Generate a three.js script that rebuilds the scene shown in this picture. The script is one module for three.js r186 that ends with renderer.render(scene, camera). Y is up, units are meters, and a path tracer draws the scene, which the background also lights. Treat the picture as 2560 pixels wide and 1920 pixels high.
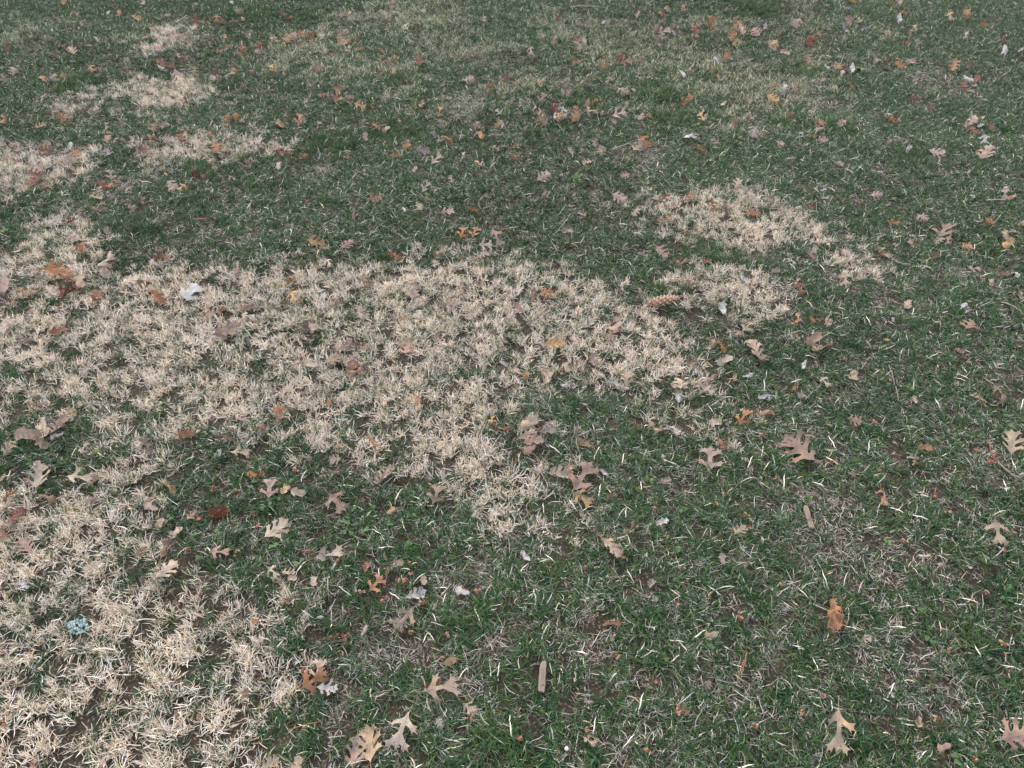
import * as THREE from 'three';
import { mergeGeometries } from 'three/addons/utils/BufferGeometryUtils.js';
import { TessellateModifier } from 'three/addons/modifiers/TessellateModifier.js';

// ------------------------------------------------------------------ camera, sky, sun, exposure
const scene = new THREE.Scene();
const CAM_H = 1.62, PITCH = 41, FOV = 54;
const camera = new THREE.PerspectiveCamera(FOV, 4 / 3, 0.05, 400);
camera.position.set(0, CAM_H, 0);
camera.rotation.set(-PITCH * Math.PI / 180, 0, 0);
camera.updateMatrixWorld(true);
scene.add(camera);

const renderer = new THREE.WebGLRenderer({ antialias: true });
renderer.toneMapping = THREE.LinearToneMapping;
renderer.toneMappingExposure = 2.05;
renderer.shadowMap.enabled = true;

{ // overcast sky, a touch blue, brighter towards the veiled sun's side of the sky
  const W = 128, H = 64, d = new Float32Array(W * H * 4);
  for (let j = 0; j < H; j++) for (let i = 0; i < W; i++) {
    const el = ((j + 0.5) / H - 0.5) * Math.PI, k = (j * W + i) * 4;
    const up = Math.max(0, Math.sin(el));
    const l = 0.40 + 0.42 * up;
    d[k] = l * 0.95; d[k + 1] = l * 1.0; d[k + 2] = l * 1.12; d[k + 3] = 1;
  }
  const t = new THREE.DataTexture(d, W, H, THREE.RGBAFormat, THREE.FloatType);
  t.mapping = THREE.EquirectangularReflectionMapping; t.magFilter = THREE.LinearFilter; t.minFilter = THREE.LinearFilter; t.needsUpdate = true;
  scene.background = t; scene.environment = t;
}
const sun = new THREE.DirectionalLight(0xfff0de, 1.5);
sun.position.set(-4.5, 7.5, -11); sun.target.position.set(0, 0, -3);
sun.castShadow = true; sun.shadow.radius = 24; sun.shadow.mapSize.set(2048, 2048);
Object.assign(sun.shadow.camera, { left: -9, right: 9, top: 9, bottom: -9, near: 1, far: 40 });
scene.add(sun, sun.target);

// ------------------------------------------------------------------ helpers
function rng(a) { return () => { a |= 0; a = a + 0x6D2B79F5 | 0; let t = Math.imul(a ^ a >>> 15, 1 | a); t = t + Math.imul(t ^ t >>> 7, 61 | t) ^ t; return ((t ^ t >>> 14) >>> 0) / 4294967296; }; }
const R = Math.PI / 180;
const hash = (i, j, s) => { let h = Math.imul(i, 374761393) + Math.imul(j, 668265263) + Math.imul(s, 974634757); h = Math.imul(h ^ h >>> 13, 1274126177); return ((h ^ h >>> 16) >>> 0) / 4294967296; };
function vnoise(x, y, s = 0) { const i = Math.floor(x), j = Math.floor(y); let u = x - i, v = y - j; u = u * u * (3 - 2 * u); v = v * v * (3 - 2 * v); const a = hash(i, j, s), b = hash(i + 1, j, s), c = hash(i, j + 1, s), d = hash(i + 1, j + 1, s); return a + (b - a) * u + (c - a) * v + (a - b - c + d) * u * v; }
function fbm(x, y, s = 0, o = 4) { let a = 0, w = 0.5, t = 0; for (let k = 0; k < o; k++) { a += w * vnoise(x, y, s + k); t += w; x *= 2.03; y *= 2.03; w *= 0.5; } return a / t; }
const clamp = (v, a, b) => Math.max(a, Math.min(b, v));
const smooth = (a, b, v) => { v = clamp((v - a) / (b - a), 0, 1); return v * v * (3 - 2 * v); };
const groundY = (x, z) => 0.05 * (fbm(x * 0.9 + 40, z * 0.9 + 40, 5, 3) - 0.5) + 0.018 * (fbm(x * 7 + 9, z * 7 + 9, 9, 2) - 0.5);

// pixel of the 2560 x 1920 photograph -> viewing direction -> point on the ground
const FPX = 960 / Math.tan(FOV / 2 * R);
function pixelDir(px, py) { return new THREE.Vector3((px - 1280) / FPX, (960 - py) / FPX, -1).applyQuaternion(camera.quaternion).normalize(); }
function toGround(px, py, h = 0.0) { const d = pixelDir(px, py), t = (h - CAM_H) / d.y; return new THREE.Vector3(d.x * t, h, d.z * t); }

const taken = {};
function numbered(n) { const k = taken[n] = (taken[n] ?? -1) + 1; return k ? `${n}_${String(k).padStart(3, '0')}` : n; }
function tag(o, label, category, group, kind) { o.userData.label = label; if (category) o.userData.category = category; if (group) o.userData.group = group; if (kind) o.userData.kind = kind; return o; }
function shadows(o) { o.traverse(c => { if (c.isMesh) { c.castShadow = true; c.receiveShadow = true; } }); return o; }
const lin = (r, g, b) => new THREE.Color().setRGB(r, g, b);

// ------------------------------------------------------------------ where the straw patches are (outlines, in steps of the 2212-wide print)
const S22 = 2560 / 2212;
const poly = a => { const p = []; for (let i = 0; i < a.length; i += 2) { const g = toGround(a[i] * S22, a[i + 1] * S22, 0.02); p.push([g.x, g.z]); } return p; };
const strawPolys = [
  [-120, 560, 60, 510, 110, 450, 150, 455, 185, 500, 235, 515, 220, 560, 205, 600, 240, 625, 290, 590, 330, 562, 420, 575, 480, 570, 560, 578, 620, 560, 700, 560, 780, 570, 840, 556, 900, 545, 960, 540, 1050, 555, 1150, 565, 1220, 580, 1275, 612, 1350, 640, 1440, 680, 1475, 720, 1450, 765, 1510, 785, 1560, 830, 1580, 890, 1540, 930, 1460, 925, 1380, 900, 1280, 862, 1210, 830, 1170, 790, 1120, 780, 1110, 850, 1180, 915, 1205, 960, 1245, 1010, 1235, 1060, 1250, 1100, 1285, 1130, 1292, 1190, 1230, 1205, 1130, 1185, 1050, 1150, 1020, 1100, 1000, 1060, 930, 1045, 850, 1015, 760, 1005, 700, 995, 620, 965, 540, 955, 500, 945, 450, 925, 400, 915, 330, 940, 220, 915, 150, 880, 60, 890, -120, 880],
  [-120, 1075, 40, 1075, 90, 1050, 180, 1035, 240, 975, 330, 975, 372, 1000, 380, 1060, 335, 1090, 315, 1140, 330, 1190, 370, 1230, 420, 1268, 540, 1275, 650, 1305, 640, 1335, 590, 1355, 562, 1400, 600, 1440, 645, 1500, 605, 1560, 625, 1659, 640, 1850, -120, 1850],
  [1378, 445, 1440, 420, 1530, 425, 1600, 405, 1662, 412, 1685, 455, 1750, 475, 1785, 508, 1755, 532, 1700, 548, 1600, 542, 1540, 522, 1480, 520, 1420, 514, 1368, 490],
  [1785, 540, 1850, 535, 1895, 565, 1925, 592, 1912, 614, 1850, 596, 1800, 575],
  [1415, 600, 1480, 566, 1560, 575, 1640, 590, 1702, 610, 1725, 655, 1692, 694, 1600, 694, 1520, 676, 1450, 645],
  [183, 183, 240, 168, 300, 185, 350, 175, 455, 172, 445, 212, 350, 238, 280, 244, 268, 205, 200, 206],
  [95, 228, 190, 216, 215, 240, 130, 256],
  [288, 98, 340, 58, 425, 52, 412, 92, 300, 112],
  [275, 312, 360, 298, 480, 296, 585, 300, 605, 330, 480, 334, 400, 348, 310, 350],
  [-100, 335, 60, 322, 205, 330, 195, 372, 110, 384, 60, 405, -100, 420],
  [780, 28, 850, 24, 855, 36, 790, 40],
].map(poly);
const boxes = strawPolys.map(p => [Math.min(...p.map(q => q[0])), Math.max(...p.map(q => q[0])), Math.min(...p.map(q => q[1])), Math.max(...p.map(q => q[1]))]);
function inPoly(p, x, z) { let c = false; for (let i = 0, j = p.length - 1; i < p.length; j = i++) if ((p[i][1] > z) !== (p[j][1] > z) && x < (p[j][0] - p[i][0]) * (z - p[i][1]) / (p[j][1] - p[i][1]) + p[i][0]) c = !c; return c; }
function strawAt(x, z) {
  const f = 1 + Math.max(0, -z - 2.5) * 0.25;
  const wx = x + 0.10 * f * (fbm(x * 6, z * 6, 21, 3) - 0.5), wz = z + 0.12 * f * (fbm(x * 6, z * 6, 31, 3) - 0.5);
  for (let k = 0; k < strawPolys.length; k++) { const b = boxes[k]; if (wx > b[0] && wx < b[1] && wz > b[2] && wz < b[3] && inPoly(strawPolys[k], wx, wz)) return k + 1; }
  return 0;
}
const spots = rows => rows.map(([px, py, r]) => { const g = toGround(px, py); return [g.x, g.z, r]; });
const spotAt = (list, x, z) => { let m = 0; for (const [a, b, r] of list) { const d = Math.hypot(x - a, (z - b)) / r; if (d < 1) m = Math.max(m, 1 - d * d); } return m; };
const sparseSpots = spots([[1640, 1000, .28], [1450, 960, .2], [1500, 1060, .2], [930, 1100, .2], [700, 1085, .15], [420, 1025, .14], [1760, 1010, .15], [1360, 1330, .16], [250, 1015, .14], [60, 890, .15], [500, 1140, .12], [420, 1230, .1], [640, 1560, .1], [680, 1480, .08], [300, 620, .14], [1480, 700, .12], [1900, 560, .14], [1600, 560, .12], [330, 420, .2], [450, 220, .2], [930, 730, .12], [1250, 690, .1], [520, 900, .08], [820, 860, .1], [100, 780, .1], [960, 790, .1], [1330, 760, .09], [350, 1420, .07], [90, 1480, .06], [330, 1610, .05], [560, 1700, .06], [120, 1700, .05]]);
const lushSpots = spots([[310, 590, .17], [830, 362, .16], [1000, 330, .2], [1480, 255, .2], [1640, 250, .2], [560, 395, .22], [600, 40, .3], [2270, 400, .12], [1670, 300, .14], [1985, 310, .15], [2080, 320, .15], [1370, 350, .12], [2395, 1590, .07], [1190, 1540, .05], [1130, 1580, .05], [650, 1470, .07], [2145, 1530, .07], [1290, 1890, .1], [1780, 640, .15], [230, 215, .25], [1010, 205, .15], [760, 40, .2], [1900, 30, .3], [1990, 175, .2], [60, 1110, .12], [640, 1465, .07]]);
const litSpots = spots([[1180, 95, 1.0], [1000, 60, .7], [1440, 180, .8], [1350, 110, .8], [1830, 120, .7], [2060, 110, .6], [1650, 130, .6], [1120, 240, .4], [700, 130, .5], [1900, 230, .7], [380, 75, .4], [60, 70, .5], [880, 160, .5]]);  // where the far lawn looks lit; the light is put into paler blades
const baldSpots = spots([[2080, 1360, .14], [2250, 1620, .12], [1650, 1890, .10], [2030, 1290, .12], [2200, 1440, .16], [1520, 1640, .09], [1130, 1700, .08], [2330, 1730, .10], [790, 420, .10], [175, 550, .10], [330, 480, .12], [1610, 640, .12], [1560, 1880, .08], [1850, 1740, .08], [2480, 1170, .10], [2100, 1170, .10], [2050, 830, .10], [1600, 380, .2], [2020, 250, .3], [2330, 200, .3], [830, 1770, .06], [960, 1610, .08], [440, 1080, .10], [200, 1150, .10], [1270, 330, .12], [1150, 300, .1], [190, 320, .15]]);

// ------------------------------------------------------------------ ground
{
  const N = 220, L = 9.6, g = new THREE.PlaneGeometry(1, 1, N, N); // fine middle, coarse rim reaching far out
  const p = g.attributes.position, uv = g.attributes.uv;
  for (let i = 0; i < p.count; i++) {
    const u = p.getX(i) * 2, v = p.getY(i) * 2;
    const sx = Math.sign(u) * (Math.abs(u) < 0.85 ? Math.abs(u) / 0.85 * L : L + Math.pow((Math.abs(u) - 0.85) / 0.15, 3) * 150);
    const sz = Math.sign(v) * (Math.abs(v) < 0.85 ? Math.abs(v) / 0.85 * L : L + Math.pow((Math.abs(v) - 0.85) / 0.15, 3) * 150);
    const x = sx, z = -sz;
    p.setXYZ(i, x, groundY(x, z), z); uv.setXY(i, x / 1.6, z / 1.6);
  }
  g.computeVertexNormals();
  const T = 512, d = new Uint8Array(T * T * 4), b = new Uint8Array(T * T * 4), rr = rng(4);
  const tile = (x, y, n, s) => { // tileable noise
    const f = (a, c) => { const i = Math.floor(a), j = Math.floor(c); let u = a - i, v = c - j; u = u * u * (3 - 2 * u); v = v * v * (3 - 2 * v); const h = (p, q) => hash(((p % n) + n) % n, ((q % n) + n) % n, s); return h(i, j) * (1 - u) * (1 - v) + h(i + 1, j) * u * (1 - v) + h(i, j + 1) * (1 - u) * v + h(i + 1, j + 1) * u * v; };
    return f(x * n / T, y * n / T);
  };
  for (let y = 0; y < T; y++) for (let x = 0; x < T; x++) {
    const k = (y * T + x) * 4, n = 0.35 * tile(x, y, 16, 1) + 0.3 * tile(x, y, 64, 2) + 0.35 * tile(x, y, 200, 3), gr = rr();
    const v = 0.55 + 0.7 * n + (gr - 0.5) * 0.35, st = gr > 0.93 ? 70 : 0;
    d[k] = clamp(56 * v + st, 0, 255); d[k + 1] = clamp(49 * v + st * 0.95, 0, 255); d[k + 2] = clamp(39 * v + st * 0.8, 0, 255); d[k + 3] = 255;
    b[k] = b[k + 1] = b[k + 2] = clamp(255 * n, 0, 255); b[k + 3] = 255;
  }
  const mk = (a, srgb) => { const t = new THREE.DataTexture(a, T, T); t.wrapS = t.wrapT = THREE.RepeatWrapping; t.magFilter = THREE.LinearFilter; t.minFilter = THREE.LinearMipmapLinearFilter; t.generateMipmaps = true; if (srgb) t.colorSpace = THREE.SRGBColorSpace; t.needsUpdate = true; return t; };
  const m = new THREE.Mesh(g, new THREE.MeshStandardMaterial({ map: mk(d, true), bumpMap: mk(b), bumpScale: 0.006, roughness: 1 }));
  m.name = 'ground'; m.receiveShadow = true;
  tag(m, 'brown soil and matted thatch under the lawn', null, null, 'structure');
  scene.add(m);
}

// ------------------------------------------------------------------ fallen leaves: shapes
const COL = { // real-world base colours of dry leaves, and the words for them
  T: [lin(.46, .36, .265), 'tan'], P: [lin(.37, .255, .20), 'pinkish brown'], O: [lin(.40, .19, .085), 'orange-brown'], Y: [lin(.52, .34, .165), 'golden tan'],
  R: [lin(.22, .085, .045), 'dark rust-red'], W: [lin(.48, .465, .47), 'whitish'], G: [lin(.30, .245, .225), 'greyish'], B: [lin(.24, .155, .105), 'dull brown'],
};
const leafTex = (() => { // veins, blotches and specks of a dry oak leaf, and their relief
  const T = 512, out = [];
  for (let vnt = 0; vnt < 2; vnt++) {
    const d = new Uint8Array(T * T * 4), b = new Uint8Array(T * T * 4);
    const specks = []; const rr = rng(91 + vnt); for (let i = 0; i < 130; i++) specks.push([rr(), rr(), 0.002 + rr() * rr() * 0.008]);
    const sp = new Float32Array(T * T);
    for (const [sx, sy, sr] of specks) { const r = Math.ceil(sr * T); for (let j = -r; j <= r; j++) for (let i = -r; i <= r; i++) { const X = Math.round(sx * T) + i, Y = Math.round(sy * T) + j; if (X >= 0 && Y >= 0 && X < T && Y < T && i * i + j * j <= r * r) sp[Y * T + X] = 1; } }
    for (let y = 0; y < T; y++) for (let x = 0; x < T; x++) {
      const u = x / T - 0.5, v = y / T, k = (y * T + x) * 4, a = Math.abs(u);
      let vein = Math.exp(-Math.pow(a / 0.007, 2));
      const q = (v - a * 0.85 + 0.02 * Math.sin(a * 18)) * 7 + (u > 0 ? 0.4 : 0), fr = Math.abs(q - Math.round(q));
      vein = Math.max(vein, 0.75 * Math.exp(-Math.pow(fr / 0.035, 2)) * smooth(0.5, 0.1, a));
      const fine = fbm(u * 60, v * 60, 3 + vnt, 2), blot = fbm(u * 5 + 3, v * 5, 40 + vnt, 4), net = Math.abs(fbm(u * 34 + 7, v * 34, 60 + vnt, 2) - 0.5) * 2;
      const e = 0.72 + 0.34 * blot + 0.14 * (fine - 0.5) + 0.16 * vein - 0.30 * sp[y * T + x] * 0.8 - 0.06 * (1 - smooth(0, 0.15, net));
      const br = smooth(0.58, 0.72, blot) * 0.12;
      d[k] = clamp(e * 248, 0, 255); d[k + 1] = clamp((e - br * 0.5) * 246, 0, 255); d[k + 2] = clamp((e - br) * 244, 0, 255); d[k + 3] = 255;
      b[k] = b[k + 1] = b[k + 2] = clamp(90 + 130 * vein + 40 * fine, 0, 255); b[k + 3] = 255;
    }
    const mk = (a, s) => { const t = new THREE.DataTexture(a, T, T); t.magFilter = THREE.LinearFilter; t.minFilter = THREE.LinearMipmapLinearFilter; t.generateMipmaps = true; if (s) t.colorSpace = THREE.SRGBColorSpace; t.needsUpdate = true; return t; };
    out.push([mk(d, true), mk(b)]);
  }
  return out;
})();
const leafMats = {}, ribMats = {};
for (const k in COL) {
  leafMats[k] = [];
  const grey = COL[k][0].r * 0.35 + COL[k][0].g * 0.4 + COL[k][0].b * 0.25;
  for (const [w, fade] of [[0.82, 0.05], [1.05, 0], [1.3, 0.2], [1.18, 0.3]]) for (const [m, b] of leafTex) leafMats[k].push(new THREE.MeshStandardMaterial({ color: COL[k][0].clone().lerp(lin(grey, grey, grey), fade).multiplyScalar(w), map: m, bumpMap: b, bumpScale: 0.0006, roughness: 0.72, side: THREE.DoubleSide })); // fresh to weathered
  ribMats[k] = new THREE.MeshStandardMaterial({ color: COL[k][0].clone().multiplyScalar(0.8), roughness: 0.8, side: THREE.DoubleSide });
}

function lobed(rnd, { pairs, sinus, len, rise, fat, teeth }) { // outline of a lobed leaf: base at 0, tip at 1 along y
  const side = () => {
    const pts = [[0.016, 0.0], [0.03, 0.06]];
    const a0 = 0.20 + rnd() * 0.06, a1 = pairs > 1 ? 0.66 + rnd() * 0.05 : 0.45;
    for (let i = 0; i < pairs; i++) {
      const t = pairs > 1 ? i / (pairs - 1) : 0.5, a = a0 + (a1 - a0) * t, s = sinus * (0.8 + rnd() * 0.5);
      const L = len * (0.78 + 0.42 * Math.sin((0.25 + 0.6 * t) * Math.PI)) * (0.85 + rnd() * 0.3), th = (rise + t * 16 + (rnd() - 0.5) * 14) * R, hb = fat * (0.85 + rnd() * 0.3);
      const c = Math.cos(th), n = Math.sin(th), P = (u, v) => [s * 0.6 + u * c - v * n, a + u * n + v * c];
      pts.push([s, a - hb * 1.25], P(L * 0.22, -hb * 0.95), P(L * 0.5, -hb * 0.72));
      if (teeth > 1) pts.push(P(L * 0.70, -hb * 0.95), P(L * (0.88 + rnd() * 0.05), -hb * (1.3 + rnd() * 0.4)), P(L * 0.86, -hb * 0.55));
      pts.push(P(L * 0.93, -hb * 0.2), P(L * (1.1 + rnd() * 0.1), hb * 0.1), P(L * 0.9, hb * 0.28));
      if (teeth > 0) pts.push(P(L * 0.8, hb * 0.62), P(L * (0.84 + rnd() * 0.06), hb * (1.25 + rnd() * 0.3)), P(L * 0.62, hb * 0.82));
      pts.push(P(L * 0.38, hb * 0.72), P(L * 0.16, hb * 0.95), [s * 0.95, a + hb * 1.3]);
    }
    pts.push([sinus * 0.95, a1 + fat * 1.6], [sinus * 1.05, a1 + (1 - a1) * 0.42]);
    if (teeth > 0) pts.push([sinus * 1.3 + 0.10 * (0.7 + rnd() * 0.5), a1 + (1 - a1) * 0.62], [sinus * 0.95, a1 + (1 - a1) * 0.66]);
    pts.push([sinus * 0.6, a1 + (1 - a1) * 0.82]);
    // keep the outline climbing where the sinuses meet, so that it never crosses itself
    for (let i = 1; i < pts.length; i++) if (pts[i][0] < sinus * 1.15 && pts[i - 1][0] < sinus * 1.15 && pts[i][1] <= pts[i - 1][1]) pts[i][1] = pts[i - 1][1] + 0.004;
    return pts;
  };
  const r = side(), l = side().map(([x, y]) => [-x, y]).reverse();
  return [...r, [0.004, 1.0], ...l];
}
function plain(rnd, w, jag) { const p = []; const n = 22; for (let i = 0; i < n; i++) { const a = i / n * Math.PI * 2 - Math.PI / 2, q = 1 + (rnd() - 0.5) * jag; p.push([Math.cos(a) * 0.5 * w * q * (1 - 0.15 * Math.sin(a)), 0.5 + 0.5 * Math.sin(a) * q]); } return p; }
function bender(rnd, b) {
  const ph = rnd() * 9, tw = b.twist * (rnd() - 0.5) * 2, off = b.roll ? (rnd() - 0.5) * 0.1 : 0;
  return (x, y) => {
    let X = x, Y = y, Z = 0;
    Z += b.wave * (fbm(x * 5 + ph, y * 5, 17, 2) - 0.5) + b.tip * x * x * Math.sin(y * 5 + ph) + b.droop * Math.abs(x) * 0.5;
    if (Math.abs(b.k1) > 0.01) { const a = (X - off) * b.k1 * (0.75 + 0.5 * vnoise(y * 2, ph, 3)); X = Math.sin(a) / b.k1 - Z * Math.sin(a); Z = (1 - Math.cos(a)) / b.k1 + Z * Math.cos(a); }
    const t = tw * (Y - 0.5), X2 = X * Math.cos(t) - Z * Math.sin(t), Z2 = X * Math.sin(t) + Z * Math.cos(t);
    let yy = Y - 0.5, zz = Z2;
    if (Math.abs(b.k2) > 0.01) { const a = yy * b.k2; yy = Math.sin(a) / b.k2 - Z2 * Math.sin(a); zz = (1 - Math.cos(a)) / b.k2 + Z2 * Math.cos(a); }
    return [X2, yy, zz];
  };
}
function sheet(outline, bend, maxEdge) {
  let area = 0; for (let i = 0, j = outline.length - 1; i < outline.length; j = i++) area += outline[j][0] * outline[i][1] - outline[i][0] * outline[j][1];
  const pts = (area < 0 ? outline.slice().reverse() : outline).map(([x, y]) => new THREE.Vector2(x, y));
  let g = new THREE.ShapeGeometry(new THREE.Shape(pts));
  g = new TessellateModifier(maxEdge, 7).modify(g.toNonIndexed());
  // join equal corners, keep flat coordinates as uv
  const p = g.attributes.position, map = new Map(), pos = [], uv = [], idx = [];
  for (let i = 0; i < p.count; i++) { const x = p.getX(i), y = p.getY(i), key = Math.round(x * 1e4) + ',' + Math.round(y * 1e4); let v = map.get(key); if (v === undefined) { v = pos.length / 3; map.set(key, v); pos.push(...bend(x, y)); uv.push(x + 0.5, y); } idx.push(v); }
  const out = new THREE.BufferGeometry(); out.setAttribute('position', new THREE.Float32BufferAttribute(pos, 3)); out.setAttribute('uv', new THREE.Float32BufferAttribute(uv, 2)); out.setIndex(idx.filter((_, i) => { const t = i - i % 3; return idx[t] !== idx[t + 1] && idx[t + 1] !== idx[t + 2] && idx[t] !== idx[t + 2]; })); out.computeVertexNormals(); return out;
}
function tube(pts, r0, r1, rad = 5) { // tapered tube through points
  const n = pts.length, pos = [], idx = [], up = new THREE.Vector3(0, 0, 1), uv = [];
  for (let i = 0; i < n; i++) {
    const d = new THREE.Vector3().subVectors(pts[Math.min(n - 1, i + 1)], pts[Math.max(0, i - 1)]).normalize();
    const a = new THREE.Vector3().crossVectors(d, Math.abs(d.z) > 0.9 ? new THREE.Vector3(1, 0, 0) : up).normalize(), b = new THREE.Vector3().crossVectors(d, a), r = (typeof r0 === 'function') ? r0(i / (n - 1)) : r0 + (r1 - r0) * i / (n - 1);
    for (let k = 0; k < rad; k++) { const t = k / rad * Math.PI * 2; const q = pts[i].clone().addScaledVector(a, Math.cos(t) * r).addScaledVector(b, Math.sin(t) * r); pos.push(q.x, q.y, q.z); uv.push(k / rad, i / (n - 1)); }
  }
  for (let i = 0; i < n - 1; i++) for (let k = 0; k < rad; k++) { const a = i * rad + k, b = i * rad + (k + 1) % rad; idx.push(a, b, a + rad, b, b + rad, a + rad); }
  for (let k = 1; k < rad - 1; k++) { idx.push(0, k + 1, k); const e = (n - 1) * rad; idx.push(e, e + k, e + k + 1); }
  const g = new THREE.BufferGeometry(); g.setAttribute('position', new THREE.Float32BufferAttribute(pos, 3)); g.setAttribute('uv', new THREE.Float32BufferAttribute(uv, 2)); g.setIndex(idx); g.computeVertexNormals(); return g;
}
const V3 = (x, y, z) => new THREE.Vector3(x, y, z);
function variants(code, n, seed, outline, bend, edge = 0.13, stalk = true) {
  const list = [];
  for (let i = 0; i < n; i++) {
    const rnd = rng(seed + i * 77), o = outline(rnd, i), f = bender(rnd, bend(rnd, i)), sl = 0.16 + rnd() * 0.16, sx = (rnd() - 0.5) * 0.1, sz = (rnd() - 0.4) * 0.1;
    const blade = sheet(o, f, edge), v = { blade };
    if (stalk) {
      const rib = []; for (let k = 0; k <= 9; k++) { const q = f(0, 0.97 * k / 9); rib.push(V3(q[0], q[1], q[2] + 0.0012)); }
      v.midrib = tube(rib, 0.0085, 0.003, 4);
      const q0 = rib[0], q1 = rib[1], dir = q0.clone().sub(q1).normalize(), st = [];
      for (let k = 0; k <= 4; k++) { const t = k / 4; st.push(q0.clone().addScaledVector(dir, sl * t).add(V3(sx * t * t, 0, sz * t * t - 0.0012))); }
      v.stalk = tube(st, 0.0085, 0.011, 4);
    }
    const parts = [blade]; if (stalk) parts.push(v.midrib, v.stalk);
    v.all = mergeGeometries(parts.map(g => { const c = g.clone(); return c; }));
    v.size = 1; list.push(v);
  }
  return list;
}
const B0 = { k1: 0, k2: 0, wave: 0.08, tip: 0.3, twist: 0.2, droop: 0 };
const star = r => lobed(r, { pairs: 2, sinus: 0.055 + r() * 0.025, len: 0.36 + r() * 0.08, rise: 14 + r() * 16, fat: 0.075 + r() * 0.025, teeth: 2 });
const many = r => lobed(r, { pairs: 3, sinus: 0.085 + r() * 0.03, len: 0.28 + r() * 0.08, rise: 16 + r() * 14, fat: 0.062 + r() * 0.014, teeth: 2 });
const broad = r => lobed(r, { pairs: 2, sinus: 0.18 + r() * 0.04, len: 0.20 + r() * 0.06, rise: 10 + r() * 20, fat: 0.11, teeth: 1 });
const SHAPES = {
  s: variants('s', 8, 100, star, r => ({ ...B0, k1: (r() - 0.35) * 4.2, k2: (r() - 0.4) * 2.4, wave: 0.16, tip: (r() - 0.3) * 1.6, twist: 0.9 })),
  m: variants('m', 8, 300, many, r => ({ ...B0, k1: (r() - 0.35) * 4.2, k2: (r() - 0.4) * 2.2, wave: 0.18, tip: (r() - 0.3) * 1.6, twist: 0.9 })),
  b: variants('b', 6, 500, broad, r => ({ ...B0, k1: (r() - 0.4) * 4, k2: (r() - 0.4) * 2.2, wave: 0.16, tip: 0.4, twist: 0.8 })),
  c: variants('c', 12, 700, (r, i) => i % 3 ? many(r) : star(r), (r, i) => ({ ...B0, k1: (i % 3 ? 1 : -1) * (3.2 + r() * 3), k2: (r() - 0.4) * 2.8, wave: 0.34, tip: (r() - 0.3) * 2.4, twist: 1.6, roll: 1 })),
  o: variants('o', 4, 900, r => plain(r, 0.5, 0.12), r => ({ ...B0, k1: (r() - 0.3) * 4, k2: (r() - 0.5) * 1.6, twist: 0.6 })),
  k: variants('k', 8, 1100, (r, i) => i % 2 ? lobed(r, { pairs: 2, sinus: 0.10 + r() * 0.1, len: 0.18 + r() * 0.12, rise: 10 + r() * 40, fat: 0.08, teeth: 1 }) : plain(r, 0.45 + r() * 0.2, 0.5), r => ({ ...B0, k1: (r() < 0.5 ? -1 : 1) * (2 + r() * 5), k2: (r() - 0.5) * 4, wave: 0.35, tip: 0.8, twist: 1.6 }), 0.13, false),
  a: variants('a', 1, 1300, r => lobed(r, { pairs: 2, sinus: 0.2, len: 0.34, rise: 26, fat: 0.13, teeth: 1 }), r => ({ ...B0, k1: -0.5, k2: -0.4, wave: 0.1 })),
};
const SHAPE_WORDS = { s: 'star-shaped leaf', m: 'many-lobed leaf', b: 'broad leaf', c: 'curled leaf', o: 'narrow leaf', k: 'leaf scrap', a: 'pale leaf' };
const KIND = { s: 'oak_leaf', m: 'oak_leaf', b: 'broad_leaf', c: 'curled_leaf', o: 'leaf_scrap', k: 'leaf_scrap', a: 'broad_leaf' };
const GROUP = { oak_leaf: 'fallen oak leaves lying open on the lawn', broad_leaf: 'fallen broad leaves on the lawn', curled_leaf: 'curled dry leaves on the lawn', leaf_scrap: 'small scraps of leaf on the lawn' };

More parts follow.
